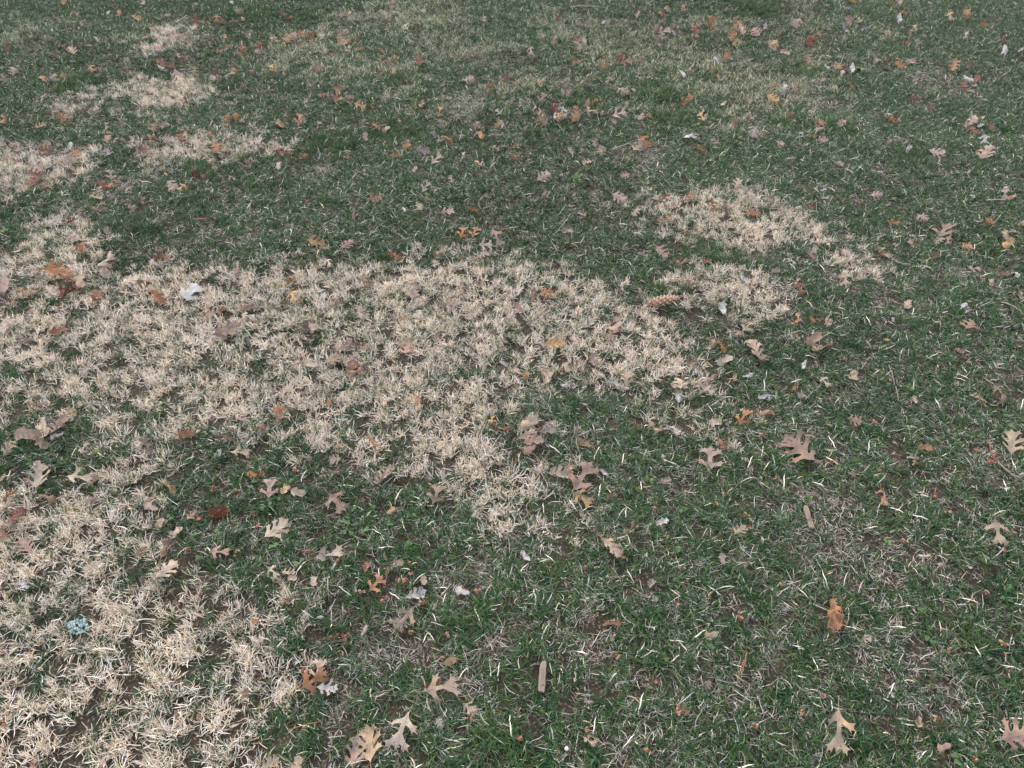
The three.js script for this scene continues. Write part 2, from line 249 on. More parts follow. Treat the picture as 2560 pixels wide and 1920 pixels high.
// ------------------------------------------------------------------ fallen leaves: where they lie
// each row: x y size shape+colour [direction of the tip] [lean]; read from sixteen enlarged pieces of the photograph
const LEAVES = {
  A: [0, 0, `550 15 60 mO;1240 20 50 bT;1690 35 50 mP;1750 40 40 sT;2005 25 45 kW;480 85 40 cR;640 110 60 mB;740 100 45 cT;705 75 30 kB;480 155 55 bO;610 200 85 cT -15;700 205 50 cT;935 105 40 bT;985 95 45 cB;1030 110 50 oO;1175 155 95 mY -35;1450 130 60 mP;1310 245 50 oY -20;2070 95 95 mP;1870 155 75 sO;1930 185 60 mR;2010 180 100 cB 0;2100 180 50 kT;1700 185 60 cR;
1520 290 90 mP -20 40;1612 320 100 sP 60 45;1700 310 55 cT;1270 350 40 kR;500 300 30 kT;840 350 65 kW;770 395 60 mB;530 395 80 sR;620 435 80 mT;935 415 35 oT;460 470 80 mR;60 410 70 mR;1945 310 45 oO;1850 345 60 cR;2160 300 30 kW;1890 440 85 sO;1965 410 75 mP;2100 415 65 mO;2080 475 60 mO;1300 470 60 kW;1350 482 45 kW;1585 510 110 sR 80 50;1540 480 60 cT;1400 540 120 mR;1460 562 100 mR;1390 580 70 kW;1335 548 60 cR;
790 590 75 cO -50;870 600 60 mO;850 560 30 kW;1080 590 90 mB;110 610 95 mP;30 672 90 mP;370 680 80 mO;460 660 85 mG;490 690 70 mP;555 660 55 oO;470 755 40 kR;1680 610 95 mT;1540 655 115 mP;1860 630 70 cR;1890 675 65 mR;2020 610 80 mO;1990 640 110 cT 10;2180 620 70 mP;2100 740 70 mB;1455 750 50 mR;1275 665 30 kW;1610 875 60 cR;605 795 60 bT;740 960 70 cB;800 985 80 cB -20;
530 1010 115 mO;350 1090 105 mY 10;285 1040 35 kR;1030 1040 60 cP -50;1550 1040 65 cT;1355 1060 70 cY 100 60;1330 1100 90 mB;1415 1085 105 mP 20;1690 1100 65 cT;1960 1020 95 mO;2040 1010 80 mO 80 50;2085 1040 65 mP;30 1030 85 cO;935 1145 55 mO;920 1100 50 oP;930 1200 95 mP;1000 1205 70 cP;1065 1208 60 mP;1145 1205 55 cT 80;1190 1180 30 kW;1310 1185 80 sO;1360 1220 65 cR;1455 1190 105 mP;1560 1190 95 mR;1600 1150 50 oO;1750 1190 75 mP;1810 1150 50 mO;1860 1220 55 mP;1870 1275 95 mO;1895 1320 55 kW;
20 1230 85 bG;130 1245 95 mP;390 1255 115 bT;400 1292 110 mR 0;610 1260 75 kW;720 1290 95 cT;650 1325 85 mO;590 1380 95 mP;930 1310 80 mG;1230 1300 155 cP 15;60 1360 75 mP;350 1450 75 bP;300 1505 135 mR -25;285 1565 115 mR 60;385 1595 80 mB;955 1505 100 sT 85 50;890 1595 110 mR;935 1605 115 mO 20;865 1630 75 cT 40;1475 1590 105 mG;1570 1615 115 sY;1480 1632 90 mT;1680 1500 105 cR 80 45;1750 1520 55 mR;1825 1415 75 cT -20;2010 1535 85 cT -30;2130 1390 60 mP;2170 1415 95 cT;1435 1505 40 oY -60`],
  B: [640, 0, `115 50 35 kR;260 140 115 cR -35;745 125 40 bP;800 115 65 bP;1180 20 40 oO;1080 85 35 kW;1130 185 45 mR;1310 130 30 kO;1975 165 55 sT;1295 230 60 sT;1380 235 75 cR;1330 290 35 kW;1320 345 75 cT -30;1445 335 45 kW;150 330 85 mT;190 355 60 mP;280 330 95 mO;335 305 75 mP;400 295 90 mO;470 315 95 mR;560 310 75 mT;550 245 50 sT;760 275 95 mP;790 275 50 sY;720 300 55 mP;745 350 130 mO;800 350 55 mO;730 375 55 bY;875 345 65 sR 80 50;990 380 30 kR;30 390 85 mR;20 445 75 mP;800 420 75 sT;900 420 85 mO;830 465 65 cR;640 450 65 cR;660 485 45 oO;890 490 65 sP;620 500 55 kT;405 500 60 sT;145 585 80 sY;520 590 115 mP 20;560 570 80 cT 30;
1080 430 65 cO;1275 440 40 oO;1210 495 70 sY;1150 520 75 sP;1410 525 95 mR;1695 465 40 oO;1900 480 40 kR;2190 410 60 cT;1080 625 75 bR;1190 615 60 bY 85 50;1300 700 30 kO;1490 715 40 kR;1840 680 125 mP 0;2160 680 85 mR;2020 750 80 cO;690 755 75 mO;700 815 150 sO 70 60;570 820 65 sO;800 850 130 cT 0;790 885 80 cT -30;895 910 115 sY -25 35;1000 920 65 cO -50;435 875 65 cT;280 905 75 cO -20;235 945 35 kO;375 1025 115 sO;410 1040 75 mP;205 1065 95 bY -50;550 1060 55 oY;640 1110 115 cT -10;415 1120 50 kW;25 1125 40 kW;1430 905 65 sT;1585 965 110 sY 65 50;1695 970 75 mP;1595 1055 70 mG;2095 965 70 sW;2195 880 60 mG;1030 1085 115 cO -30;940 1060 85 cT;1120 1120 95 bT;940 1180 85 bP;1245 1050 40 oO;1905 1085 105 mB;1940 1165 85 bO;2100 1065 95 mO;2130 1085 50 kW;
1650 1195 120 cO -35;1590 1210 75 mP;1530 1160 60 cP;1300 1260 95 bO;1440 1300 150 mG 0;150 1250 90 sT;215 1325 65 cO -60;300 1320 65 oO;400 1350 120 cO 15;195 1430 75 bT;780 1355 65 sO;1210 1345 105 cO 5;1210 1230 40 kW;1560 1370 140 sT 40 40;1925 1405 85 sY;2075 1275 95 cT -20;2190 1280 50 mO;1790 1335 65 cT 80;1060 1445 55 oO;1370 1460 75 bT;1470 1610 125 sT 50;1690 1555 75 sP;2140 1515 70 cR`],
  C: [1280, 0, `255 95 28 kO;1185 35 55 sP;1340 75 65 bT;1490 70 75 sO;1090 125 60 cT;1290 125 75 cO;215 160 35 kT;390 150 65 cO -50;790 195 45 kW;650 215 55 mO;360 355 85 mB;560 350 115 mB;625 350 55 oT;580 385 80 cG;1240 260 65 mR;1320 210 60 cO 60;1315 270 135 sP 15;1400 300 80 kW;1310 320 95 cT 10;1420 260 65 mR;1590 245 85 mR;1580 305 95 cO 0;1715 190 140 sO 85 50;1740 245 80 cO;1940 215 95 sO;1990 255 95 cT -50;1910 310 95 cO;1960 355 90 mT;1920 375 50 oO;2110 275 105 mP;2190 225 60 kW;1940 80 45 kP;140 410 70 cT;165 430 70 cT -60;160 465 60 mP;190 495 60 cB;640 470 65 cR;930 485 95 mR;985 525 115 sO;1110 530 75 mB;555 540 110 sO 10 40;790 550 105 sO;730 575 40 kP;195 595 70 sT;250 700 90 sY;20 725 50 oO;655 650 40 kP;
835 690 85 sP;650 735 115 cP -10;555 740 45 kO;880 770 105 cT -10;960 775 135 mT;1050 775 55 oT;1855 440 80 cT;1860 480 95 mO;1775 515 95 cW;1880 515 70 kW;1540 580 95 cT;1480 620 90 kW;1730 605 75 sO 85 50;1880 640 65 sP;1780 655 40 oO;1680 735 28 kW;1500 865 140 sO 40 55;1385 905 40 kO;1830 895 55 kT;1910 905 95 mR;440 790 60 oT;490 810 65 mP;260 845 105 sT 60;655 885 80 oY 80;715 880 75 cY 30;235 955 155 cT -60 20;360 935 135 mR;430 965 115 sW;370 995 70 kW;260 1040 135 mP;400 1020 95 cY;440 1000 95 mP;545 1005 140 mO 60 50;560 935 75 oO;275 1075 55 oO;640 920 70 cT;690 955 135 cT 8;785 965 60 cT 60;930 980 140 sT 20;975 990 55 oO;880 1045 60 mP;1115 1010 85 mP 70;1190 995 55 mO;1640 1005 105 sY;2060 1000 85 cT -60;1920 1075 75 cO 70;2100 1130 120 mG;120 1105 70 cT;
335 1190 65 cR;765 1105 60 cR;1140 1080 60 mB;55 1260 135 cT 5;30 1355 75 mR;715 1235 85 bG;770 1300 95 mT;610 1295 30 kW;510 1300 85 mP;1145 1215 150 sO -45 45;1090 1265 125 mT;1545 1170 150 kW 10;1760 1215 95 sP;1620 1290 115 cO -20;1645 1298 50 kW;1830 1340 30 kW;650 1400 105 mP;275 1525 155 mP 30;975 1515 95 mP;1160 1590 75 cT;1230 1605 55 oO;1130 1630 60 kW;1950 1580 115 mT;990 1370 40 kT;1480 1420 50 kP`],
  D: [1920, 0, `135 50 55 oO;420 5 40 kP;720 20 95 cY -5;1060 30 65 cO;1130 25 75 cT;1400 30 40 kW;2135 40 60 kW;1575 140 95 sY;1710 120 95 bO;1160 115 95 cO 10;1140 155 80 kW;250 190 105 mP;705 180 105 bP;790 170 60 cY;660 245 120 kW;840 255 90 kW;1870 215 95 mR 5;1270 240 65 bT;1030 275 65 mP;1220 280 45 oR;1715 300 65 cT 70;2040 340 60 cR;1990 175 65 cG 30;125 300 65 cR;450 290 65 cO;370 345 125 mR;45 375 95 mY;55 410 60 bT;145 455 105 bT -15;1205 375 60 oR;1285 385 55 cP 80;2065 410 80 kW;2180 435 60 kW;350 510 105 mB;180 515 50 oT;1030 520 100 sR 80 50;1135 555 105 mO -20;1235 530 105 bP;930 525 65 mG;610 570 85 mO;510 580 60 kW;560 620 85 cW -20;640 630 70 kW;730 590 90 kW;660 590 65 cR;820 545 60 kW;1610 565 115 mO;1740 570 65 mR;
455 700 95 bP 30;1730 680 100 kW;1805 680 85 bR;1690 735 85 mR;1780 740 60 kT;40 740 75 sO;135 765 105 kW;235 760 75 sO 100;600 765 85 cT;715 740 60 cO;40 850 140 mY -15 40;1265 850 125 sR 5;1410 930 65 mR;535 915 85 cO -15;755 895 60 kW;375 980 85 sT;200 990 80 mR;1060 1040 155 cO 5;1130 1045 40 kW;445 1080 120 sO 65 45;440 1115 60 bT;390 1175 95 sO;295 1160 75 kW;470 1205 95 mP;640 1055 100 mP;1745 1060 150 cT 75 20;1745 1110 75 bP;1790 1135 115 mR -10;1840 1090 60 kW;1935 1105 85 oR;1870 1200 85 sW;1885 1315 165 mP 80 30;1215 1295 80 kW;1460 1315 160 mP 5;110 1240 75 mP;575 1255 40 kW;1045 1225 55 bP;1200 1220 50 kT;630 1415 75 mG;1730 1495 50 kW;190 1575 50 kW;320 1645 50 oO;480 1645 60 kW;2060 1640 80 mT`],
  E: [0, 480, `235 30 40 kW;330 85 95 cB 35;830 45 135 mT;850 120 120 cB 40;1240 80 120 cB 70;1150 125 60 mP;1390 85 55 kP;620 250 105 cR 15;920 335 80 bG;545 380 60 kP;630 400 95 mP;700 490 95 cO;20 505 55 kR;150 510 75 oT 0;240 605 85 cB -20;490 680 235 mO -28 25;600 735 135 mR -20;690 770 125 bT;920 580 195 cT 25;950 635 135 cR 25;900 690 115 bT;1370 540 155 cB 38;1385 575 85 cO -20;1460 580 90 cP;1130 760 185 mT 10;1840 270 70 cB;1840 505 75 kW;2040 690 105 mP 70 40;1360 900 180 mO -65 30;1640 855 200 aW 25 30 .95;600 865 235 cR 8;830 890 140 mR 40;180 865 95 cO -40;290 845 70 cO;90 955 80 cO 5;35 800 155 bP 60;30 1165 135 bT;510 1205 175 bR -5 20;210 1270 135 cB -40;250 1010 95 cP;330 1190 60 kW;820 1510 70 kW;410 1610 60 kW 70;1920 1025 95 cO 20;1960 1185 285 mP 5 20;2135 990 155 mB 20;2140 1070 125 sT -20;2000 1480 115 mB;1555 1520 85 cB;855 1640 55 oO`],
  F: [640, 480, `1035 50 135 mO;830 110 95 cB 20;850 180 105 cB 70;1280 140 50 kW;1410 125 85 cT -60;1475 55 55 oO;1655 165 155 mP 5;1870 160 95 cO -25;1765 40 50 oO;520 435 185 mY -22 35;790 450 145 mP 30;710 505 50 kW;630 605 105 cT -50;1190 560 175 cO -10;1785 340 125 sO 70;1890 340 115 sO 60;2080 390 190 sP -65 40;1985 455 135 sT 0;2150 315 70 cO;1570 530 90 cB 75;1780 560 60 oR;1900 590 65 cP;300 770 125 cO -15;320 895 125 cY -60;940 775 160 mB -40;690 930 105 mP;1360 855 160 sP 75 40;1775 835 120 cP 65;1690 965 125 mP -20;1800 940 90 cG;1510 710 65 kP;1265 1075 85 cY -55;1185 1090 115 cG 85;440 1105 165 cT 5;420 1190 155 cB 20;490 1170 95 mP;1010 1195 85 mP;1195 1190 75 cG;760 1330 200 mP 20;940 1310 125 cP -30;1305 1340 160 mP 75;680 1445 175 mP 20;835 1430 140 mG 40;780 1475 130 cT -50;830 1515 175 cO 20;860 1548 125 cO 0;480 1490 115 bT -15;2140 1490 95 kW`],
  G: [1280, 480, `290 15 85 mP;925 45 160 mP -20 30;1330 40 95 cO;1535 50 115 cO;1740 125 120 sO -55 45;1405 125 85 mP;1070 170 95 mP;600 190 105 mP -15;2080 190 145 mO 5;480 340 125 bP 0;1300 245 125 mB 10;1355 225 60 oO;1490 350 80 cR -20;1080 460 50 kW;1290 520 165 mP -35 30;1475 605 120 cB 50;1670 605 100 cO;1550 760 120 cT 60;290 865 155 mO 15;190 880 125 cB 85;360 890 55 oO;60 1000 115 bP -50;450 930 80 kW;735 915 90 kW;1100 860 65 cT;915 1110 85 bB;895 1165 140 bP 50;870 1205 85 bY 20;850 1265 105 mP;1810 1015 130 kW;1990 760 100 kW;2045 1150 160 sT 50;1965 1225 105 mP;2095 1345 215 mT 130 15 .8;2170 1430 85 mP;1835 1460 180 bT 40 25;1720 1280 125 sO -20;1810 1335 125 cO -38;370 1300 200 mY 5 40;340 1260 80 kW;700 1440 140 cP -75;470 1510 105 bT -60;50 1550 115 bP -35;120 1580 80 oO;310 1590 200 cT 65;740 1560 165 cT -38;1000 1590 160 mT 80;1450 1640 120 mT;1720 1620 150 cB 45;1590 1545 60 kW;2040 1585 100 kW;1560 1475 135 cB 15;1925 1600 60 kP`],
  H: [1920, 480, `940 20 135 mP 10;2045 20 120 sP -65;2110 40 70 oO;1765 30 70 kW;60 690 125 cT 20;370 125 95 cR -30;1085 265 115 sO 5 40;1340 215 125 mP -20;410 480 65 oG;380 555 85 cP -30;525 455 60 kT;985 540 180 cT -35;730 595 45 oO;275 830 140 sR -55 40;670 750 140 sT -70 40;1520 330 160 sP 70;1480 420 85 mP;1560 415 90 cP 80;1235 440 95 cT;1720 470 95 mO;1760 485 70 cR;1690 410 55 oR;2050 370 95 bT;2080 440 125 bY 70 35;1915 250 115 mO;1440 560 85 mR 60;1790 660 105 sT;2180 265 95 mP;2040 710 135 cB 10;2100 685 60 kW;2150 705 80 kW;1930 780 75 bP;2190 890 90 sT;1210 975 95 bP;1410 955 50 kW;1690 970 80 kW;1730 1030 60 kW;1755 1135 115 mP 70;1765 1190 60 oO;1080 1115 60 kW;400 1270 165 bP 50 35;425 1235 110 oO 50;480 1105 105 cO 15;390 1095 75 mO;265 1080 100 cO 95;520 1120 85 cT -70;385 1215 60 kW;430 1360 110 cT 70;350 1310 75 mO;530 1320 60 oO;310 1495 90 kW;1025 1275 55 oO;745 1590 115 bT;490 1640 150 sT -30;1640 1375 115 cP 15`],
  I: [0, 960, `300 175 145 cB -42;620 240 105 cY -70;235 440 235 bP -40 20;380 390 210 bT 70;490 375 200 cP 40;540 320 150 bB 20;490 455 135 kW 0;360 520 135 bB -70;80 545 175 mT 30;720 550 130 cT 45;690 170 60 kP;1270 530 185 cB 85 40;1295 705 135 cT -25;330 800 250 mT 55 20;690 805 230 sT -35 20;800 830 140 mB 15;340 700 115 bT;390 980 165 cB -55;285 945 70 kW;780 1000 140 mB;20 810 85 bT;70 970 140 cO 12;140 1135 200 mR 20;60 1060 160 cT 0;90 1210 140 cP;30 1300 130 bB;220 1390 170 mP;1590 440 200 cO -5;1930 455 190 cB -30;1895 580 95 kW 70;2075 590 190 sT -25 25;1465 895 140 cY -70;1475 780 95 cT;1965 850 60 kW;1830 900 75 cR;2170 780 115 mO;1300 1060 150 bP -52;1660 1130 135 mP 25;1380 1200 115 bT;1270 1230 95 bT;1520 1290 160 bT 20;1430 1420 210 cB 42;1440 1600 250 mT 15;1360 1585 110 cB;1900 1450 210 sP -25;1190 1455 65 oR;2190 1120 65 kP;2090 270 135 cP 30`],
  J: [640, 960, `195 225 135 mO 15 30;200 290 115 cP 30;40 365 85 mO;60 415 155 cG 0;1390 145 95 bO;510 90 85 cP 50;630 155 85 bO;1265 50 60 kW;1205 65 80 cB;1010 510 120 cO -70;1055 600 60 kB;420 635 160 cB -35;680 650 125 mP;870 750 125 cB 10;1105 800 260 cP 52;115 900 200 sP 70 20;250 905 115 bY 40;365 935 150 bT -30;700 1020 250 sP -60 20;1560 945 215 sB 65 15;1965 700 85 cP;1165 1090 105 bY 30;180 1250 285 mT 20 25;640 1475 290 sT -5 15;910 1015 45 kB;40 780 95 cO 30;2040 300 85 sY 70;2160 385 95 mR;2110 380 50 oO;150 1620 160 cT -55;280 1630 145 mT -20;950 1580 120 cO 70;1230 1545 115 bT 0;1130 1620 85 cO 60;670 1575 95 kW;1600 1590 60 kP;2000 1490 85 cG`],
  K: [1280, 960, `150 330 190 bT 35;130 430 190 mT 30;190 485 220 mP 10;320 400 190 mG 5;150 560 125 bP 30;235 385 60 oR;560 395 85 bB -40;610 520 155 bO -5;610 790 350 sP 62 8 .7;410 770 270 cT 10;490 740 125 cY 50;610 985 225 sY -25 30;1060 365 145 cB -20;1220 370 125 cT -50;1310 390 95 bP;1410 395 70 kW;1440 20 175 bT 0;880 10 165 kW 0;460 10 95 kW;1430 120 85 kW -60;1700 50 120 sT -30;2000 280 200 sO 75 35;2180 245 115 bO;1870 345 80 kW 50;1760 330 115 bT 15;1810 510 150 cO -38;1710 640 245 sP 100 15;1310 640 85 cT -60;1330 830 115 bT 30;1020 1250 160 cB 50;870 1410 260 mT -35 25;930 1490 115 bO 0;770 1330 105 cO -70;1300 1200 135 kW 45;110 1490 145 kW;1970 1260 150 mT 60 20;2160 1350 70 kW;830 1060 60 kW;1820 1510 115 bG -60;200 1270 65 kP;790 770 105 kW -35;2160 110 135 kW 30;860 975 120 cB 35`],
  L: [1920, 960, `230 30 65 oO 85;310 100 135 mG;10 115 75 kW;35 245 75 bO;750 310 145 mB 10;275 555 390 mP 155 2 .7;1360 550 160 mO 20;530 350 60 kT;1775 90 65 bT 60;1835 125 115 sO 10;2010 70 210 cB -35;2105 500 245 mT 115 25;1000 970 190 cO -58;1985 1280 270 sT -50 20;545 575 95 kG;2045 905 105 kW;1250 640 100 kG;1260 140 85 kT;1505 1560 95 kP;1740 1585 70 kT`],
  M: [0, 1440, `40 1265 115 cO;1750 560 75 kW;205 80 95 kW;1525 235 85 bB;2120 1010 95 bB;2205 390 60 oO;1480 140 70 cB 100;1520 1190 95 kB;1715 1220 55 oR`],
  N: [640, 1440, `100 15 75 cT -40;180 10 55 bT;285 25 55 bT 70;595 35 110 sO 35;495 65 40 kW;790 90 135 cW 10;1020 75 95 bW -20;830 20 55 bP;635 115 50 cO 10;735 210 150 sT 215 20;885 150 42 kP;540 265 68 kT 40;385 300 65 cR -10;440 315 65 cR;310 465 125 sT 60;290 515 155 sO 8 20;355 555 125 mW -30;970 420 85 oB 15;920 550 215 sT 0 20;1060 655 105 mP -40;720 765 215 sT 235 15;560 830 200 mY 80 15;490 870 180 mP 62 15;70 930 115 mT 0;205 930 85 bT 50;910 730 65 mG -60;320 205 45 kW;1040 360 40 kG;950 290 38 bP`],
  O: [1280, 1440, `495 235 115 cO 15;985 295 80 bT 40;690 40 65 cG 85;505 300 60 kT;315 500 55 cT 85;375 620 60 kG 0;860 665 58 bB;470 830 45 kP;385 820 85 sT;260 900 60 cW 65;1110 640 50 kW;970 540 55 bG;35 685 40 kP`],
  P: [1920, 1440, `330 190 190 cO -62;350 235 75 oO -70;350 765 235 sT -62 20;1245 790 195 mP 60 20;870 850 85 bP 70;590 310 55 kW;490 310 55 sT;615 590 40 kW;895 365 32 oR;165 360 32 kW;740 725 65 kT`],
};
// words that single out the leaves that stand out most
const OWN = {
  'E1640 855': 'pale leaf showing its white veined underside in the big straw patch', 'E1960 1185': 'large flat pinkish brown oak leaf with open bays on the big straw patch',
  'E490 680': 'long orange-brown oak leaf folded lengthwise in the upper arm of the straw patch', 'E600 865': 'long rust-red rolled leaf half sunk in straw below the folded orange leaf',
  'E1360 900': 'orange-brown oak leaf pointing down beside the white-backed leaf', 'E510 1205': 'dark red oval broad leaf lying alone in the straw', 'E920 580': 'tan twisted leaf on the green beside the straw patch\'s upper arm',
  'G2095 1345': 'large tan many-lobed oak leaf lying open on green grass below a smaller pale star leaf', 'G2045 1150': 'pale star-shaped leaf just above a large tan many-lobed leaf', 'G1835 1460': 'broad tan leaf with a pointed lobe left of the large open tan leaf',
  'G370 1300': 'bright golden oak leaf propped on straw in front of a white scrap', 'G340 1260': 'white scrap tucked behind the bright golden oak leaf', 'G1720 1280': 'orange star-shaped leaf with a long stalk on the green below the pine cone',
  'G895 1165': 'broad pinkish brown leaf with a golden tip in the straw below the pine cone', 'G310 1590': 'tan leaf folded into a U at the green notch of the straw patch',
  'F520 435': 'golden tan many-lobed leaf on green grass just above the straw patch', 'F790 450': 'pinkish leaf with a tan tip next to the golden leaf above the straw patch', 'F2080 390': 'pinkish star-shaped leaf with thin lobes overlapping a paler one above the straw patch', 'F1985 455': 'pale star-shaped leaf touching the larger pinkish star leaf above the straw patch',
  'F830 1515': 'orange curled leaf at the front of the heap in the middle of the straw patch', 'F680 1445': 'pinkish brown leaf at one end of the heap in the middle of the straw patch', 'F835 1430': 'grey-brown leaf at the back of the heap in the middle of the straw patch',
  'I235 440': 'big crinkled reddish broad leaf, front of the heap at the straw patch\'s end', 'I380 390': 'tan broad leaf standing up in the middle of the crinkled leaf heap', 'I490 375': 'brown curled leaf at the back of the crinkled leaf heap', 'I490 455': 'white scrap under the crinkled leaf heap',
  'I330 800': 'large tan oak leaf with its lobes arched like a tent beside a star leaf', 'I690 805': 'tan star-shaped leaf lying on straw beside the tent-like tan leaf', 'I140 1135': 'dark red-brown leaf sunk in the lichen\'s straw patch', 'I1270 530': 'brown leaf standing upright with a thin point above straw',
  'I2075 590': 'tan star-shaped leaf with a white scrap beside it', 'I1895 580': 'upright white scrap beside a tan star-shaped leaf', 'I1300 1060': 'mauve-brown oval leaf tilted at the straw patch\'s edge', 'I1440 1600': 'tan many-lobed leaf at the inner edge of the lichen\'s straw patch', 'I1430 1420': 'long brown curled leaf bent like a bow at the straw patch\'s edge', 'I1900 1450': 'pinkish brown shrivelled leaf on green grass below the red-brown needle tuft',
  'J1105 800': 'long pinkish brown rolled leaf slanting at the lower edge of the straw patch', 'J115 900': 'grey-tan star leaf, end one of three leaves in a row on green grass', 'J250 905': 'small golden leaf between two tan leaves in a row on green grass', 'J365 935': 'tan broad leaf at the end of the row of three on green grass', 'J700 1020': 'pinkish tan star-shaped leaf with a long body below the slanting rolled leaf',
  'J1560 945': 'brown star-shaped leaf with finger lobes at the edge of the straw tongue', 'J180 1250': 'large pale tan oak leaf with bays, arched over dark green grass', 'J640 1475': 'pale star-shaped leaf with a thin stalk and a red blossom beside it', 'J1165 1090': 'small golden rolled leaf on green grass near the brown finger-lobed leaf',
  'K610 790': 'large reddish tan oak leaf standing tall beside the straw tongue', 'K610 985': 'golden yellow oak leaf just below the large reddish tan leaf', 'K410 770': 'tan leaf rolled up behind the large reddish tan leaf', 'K490 740': 'golden curl of leaf behind the large reddish tan leaf',
  'K150 330': 'tan leaf at the top of the heap of four by the straw tongue', 'K130 430': 'tan lobed leaf in the middle of the heap of four by the straw tongue', 'K190 485': 'pinkish leaf at the bottom of the heap of four by the straw tongue', 'K320 400': 'grey-brown leaf at the side of the heap of four by the straw tongue',
  'K2000 280': 'bright orange star-shaped leaf standing on green grass', 'K1710 640': 'pinkish brown leaf spread like a hand on green grass', 'K870 1410': 'tan leaf with raised edges at the foot of the straw tongue', 'K110 1490': 'white crumpled scrap at the lower tip of the straw tongue', 'K1300 1200': 'white curled scrap on green grass right of the straw tongue\'s foot', 'K1970 1260': 'tan leaf with a pointed lobe near red blossoms on green grass',
  'L275 555': 'largest pinkish tan oak leaf lying flat on green grass with deep bays', 'L2105 500': 'cream-coloured oak leaf lying open above the forked twig', 'L1000 970': 'narrow orange curled leaf on open green grass', 'L1985 1280': 'pale tan leaf with two horns below the forked twig', 'L1360 550': 'orange-brown leaf propped on green grass near a fallen blossom', 'L2010 70': 'long greyish brown rolled leaf above the cream-coloured leaf',
  'N920 550': 'pale tan star-shaped leaf with blossoms at its stalk', 'N720 765': 'large tan oak leaf with five spread lobes beside a golden pair', 'N560 830': 'golden oak leaf lying over a pinkish one', 'N490 870': 'pinkish oak leaf lying under a golden one', 'N290 515': 'orange-tan leaf in front of a pale one, white leaf at its side', 'N355 555': 'white lobed leaf beside the orange-tan leaf', 'N735 210': 'tan leaf with two broad wings and a blossom on it', 'N1020 75': 'white broad leaf lying alone on green grass', 'N790 90': 'white-edged curled leaf beside the white broad leaf',
  'O495 235': 'small orange curled leaf alone on thin grass', 'O985 295': 'pale tan leaf, blunt and toothed, on thin grass', 'P330 190': 'long narrow orange curl of leaf on thin grass', 'P350 765': 'pale star-shaped leaf with twisted arms and a red blossom at its foot', 'P1245 790': 'mauve-brown oak leaf on thin grass far from other leaves',
  'D1885 1315': 'pinkish oak leaf standing open to view below a small white star leaf', 'D1870 1200': 'small white star-shaped leaf above an open pinkish oak leaf', 'D40 850': 'golden lobed leaf among small grey scraps', 'B700 815': 'bright orange star leaf standing upright on dark green grass', 'C545 1005': 'bright orange leaf standing at the side of the heap with white scraps', 'A300 1505': 'dark rust-red leaf atop another on the far straw patch', 'A955 1505': 'pale star-shaped leaf standing upright below the far straw patch',
};
const PATCH = ['', 'in the big straw patch', 'in the straw patch with the lichen', 'in the upper straw island', 'in the smallest straw island', 'in the straw island beside the pine cone', 'in a far straw patch', 'in a far straw patch', 'in a far straw patch', 'in a far straw patch', 'in a far straw patch', 'in a far straw patch'];
const LANDMARK = [[1655, 757, 'the pine cone', .35], [192, 1565, 'the lichen', .25], [550, 1287, 'the red-brown needle tuft', .3], [2510, 1170, 'the forked twig', .3], [2023, 1292, 'the upright grey chip of wood', .25], [1356, 1690, 'the split stick', .22], [2165, 715, 'the green pine sprig', .35], [470, 728, 'the white-backed leaf', .35], [310, 590, 'the dark green tuft', .35], [2395, 1595, 'the tall wispy tuft', .25], [120, 1085, 'the crinkled leaf heap', .3], [1330, 1080, 'the heap of four leaves', .25], [870, 905, 'the heap in the straw', .3], [1455, 1190, 'the large reddish leaf', .25], [1390, 285, 'the heap with white scraps', .45], [2100, 170, 'the row of white scraps', .4], [205, 230, 'the far straw patches', .5]].map(([x, y, w, r]) => [toGround(x, y), w, r]);

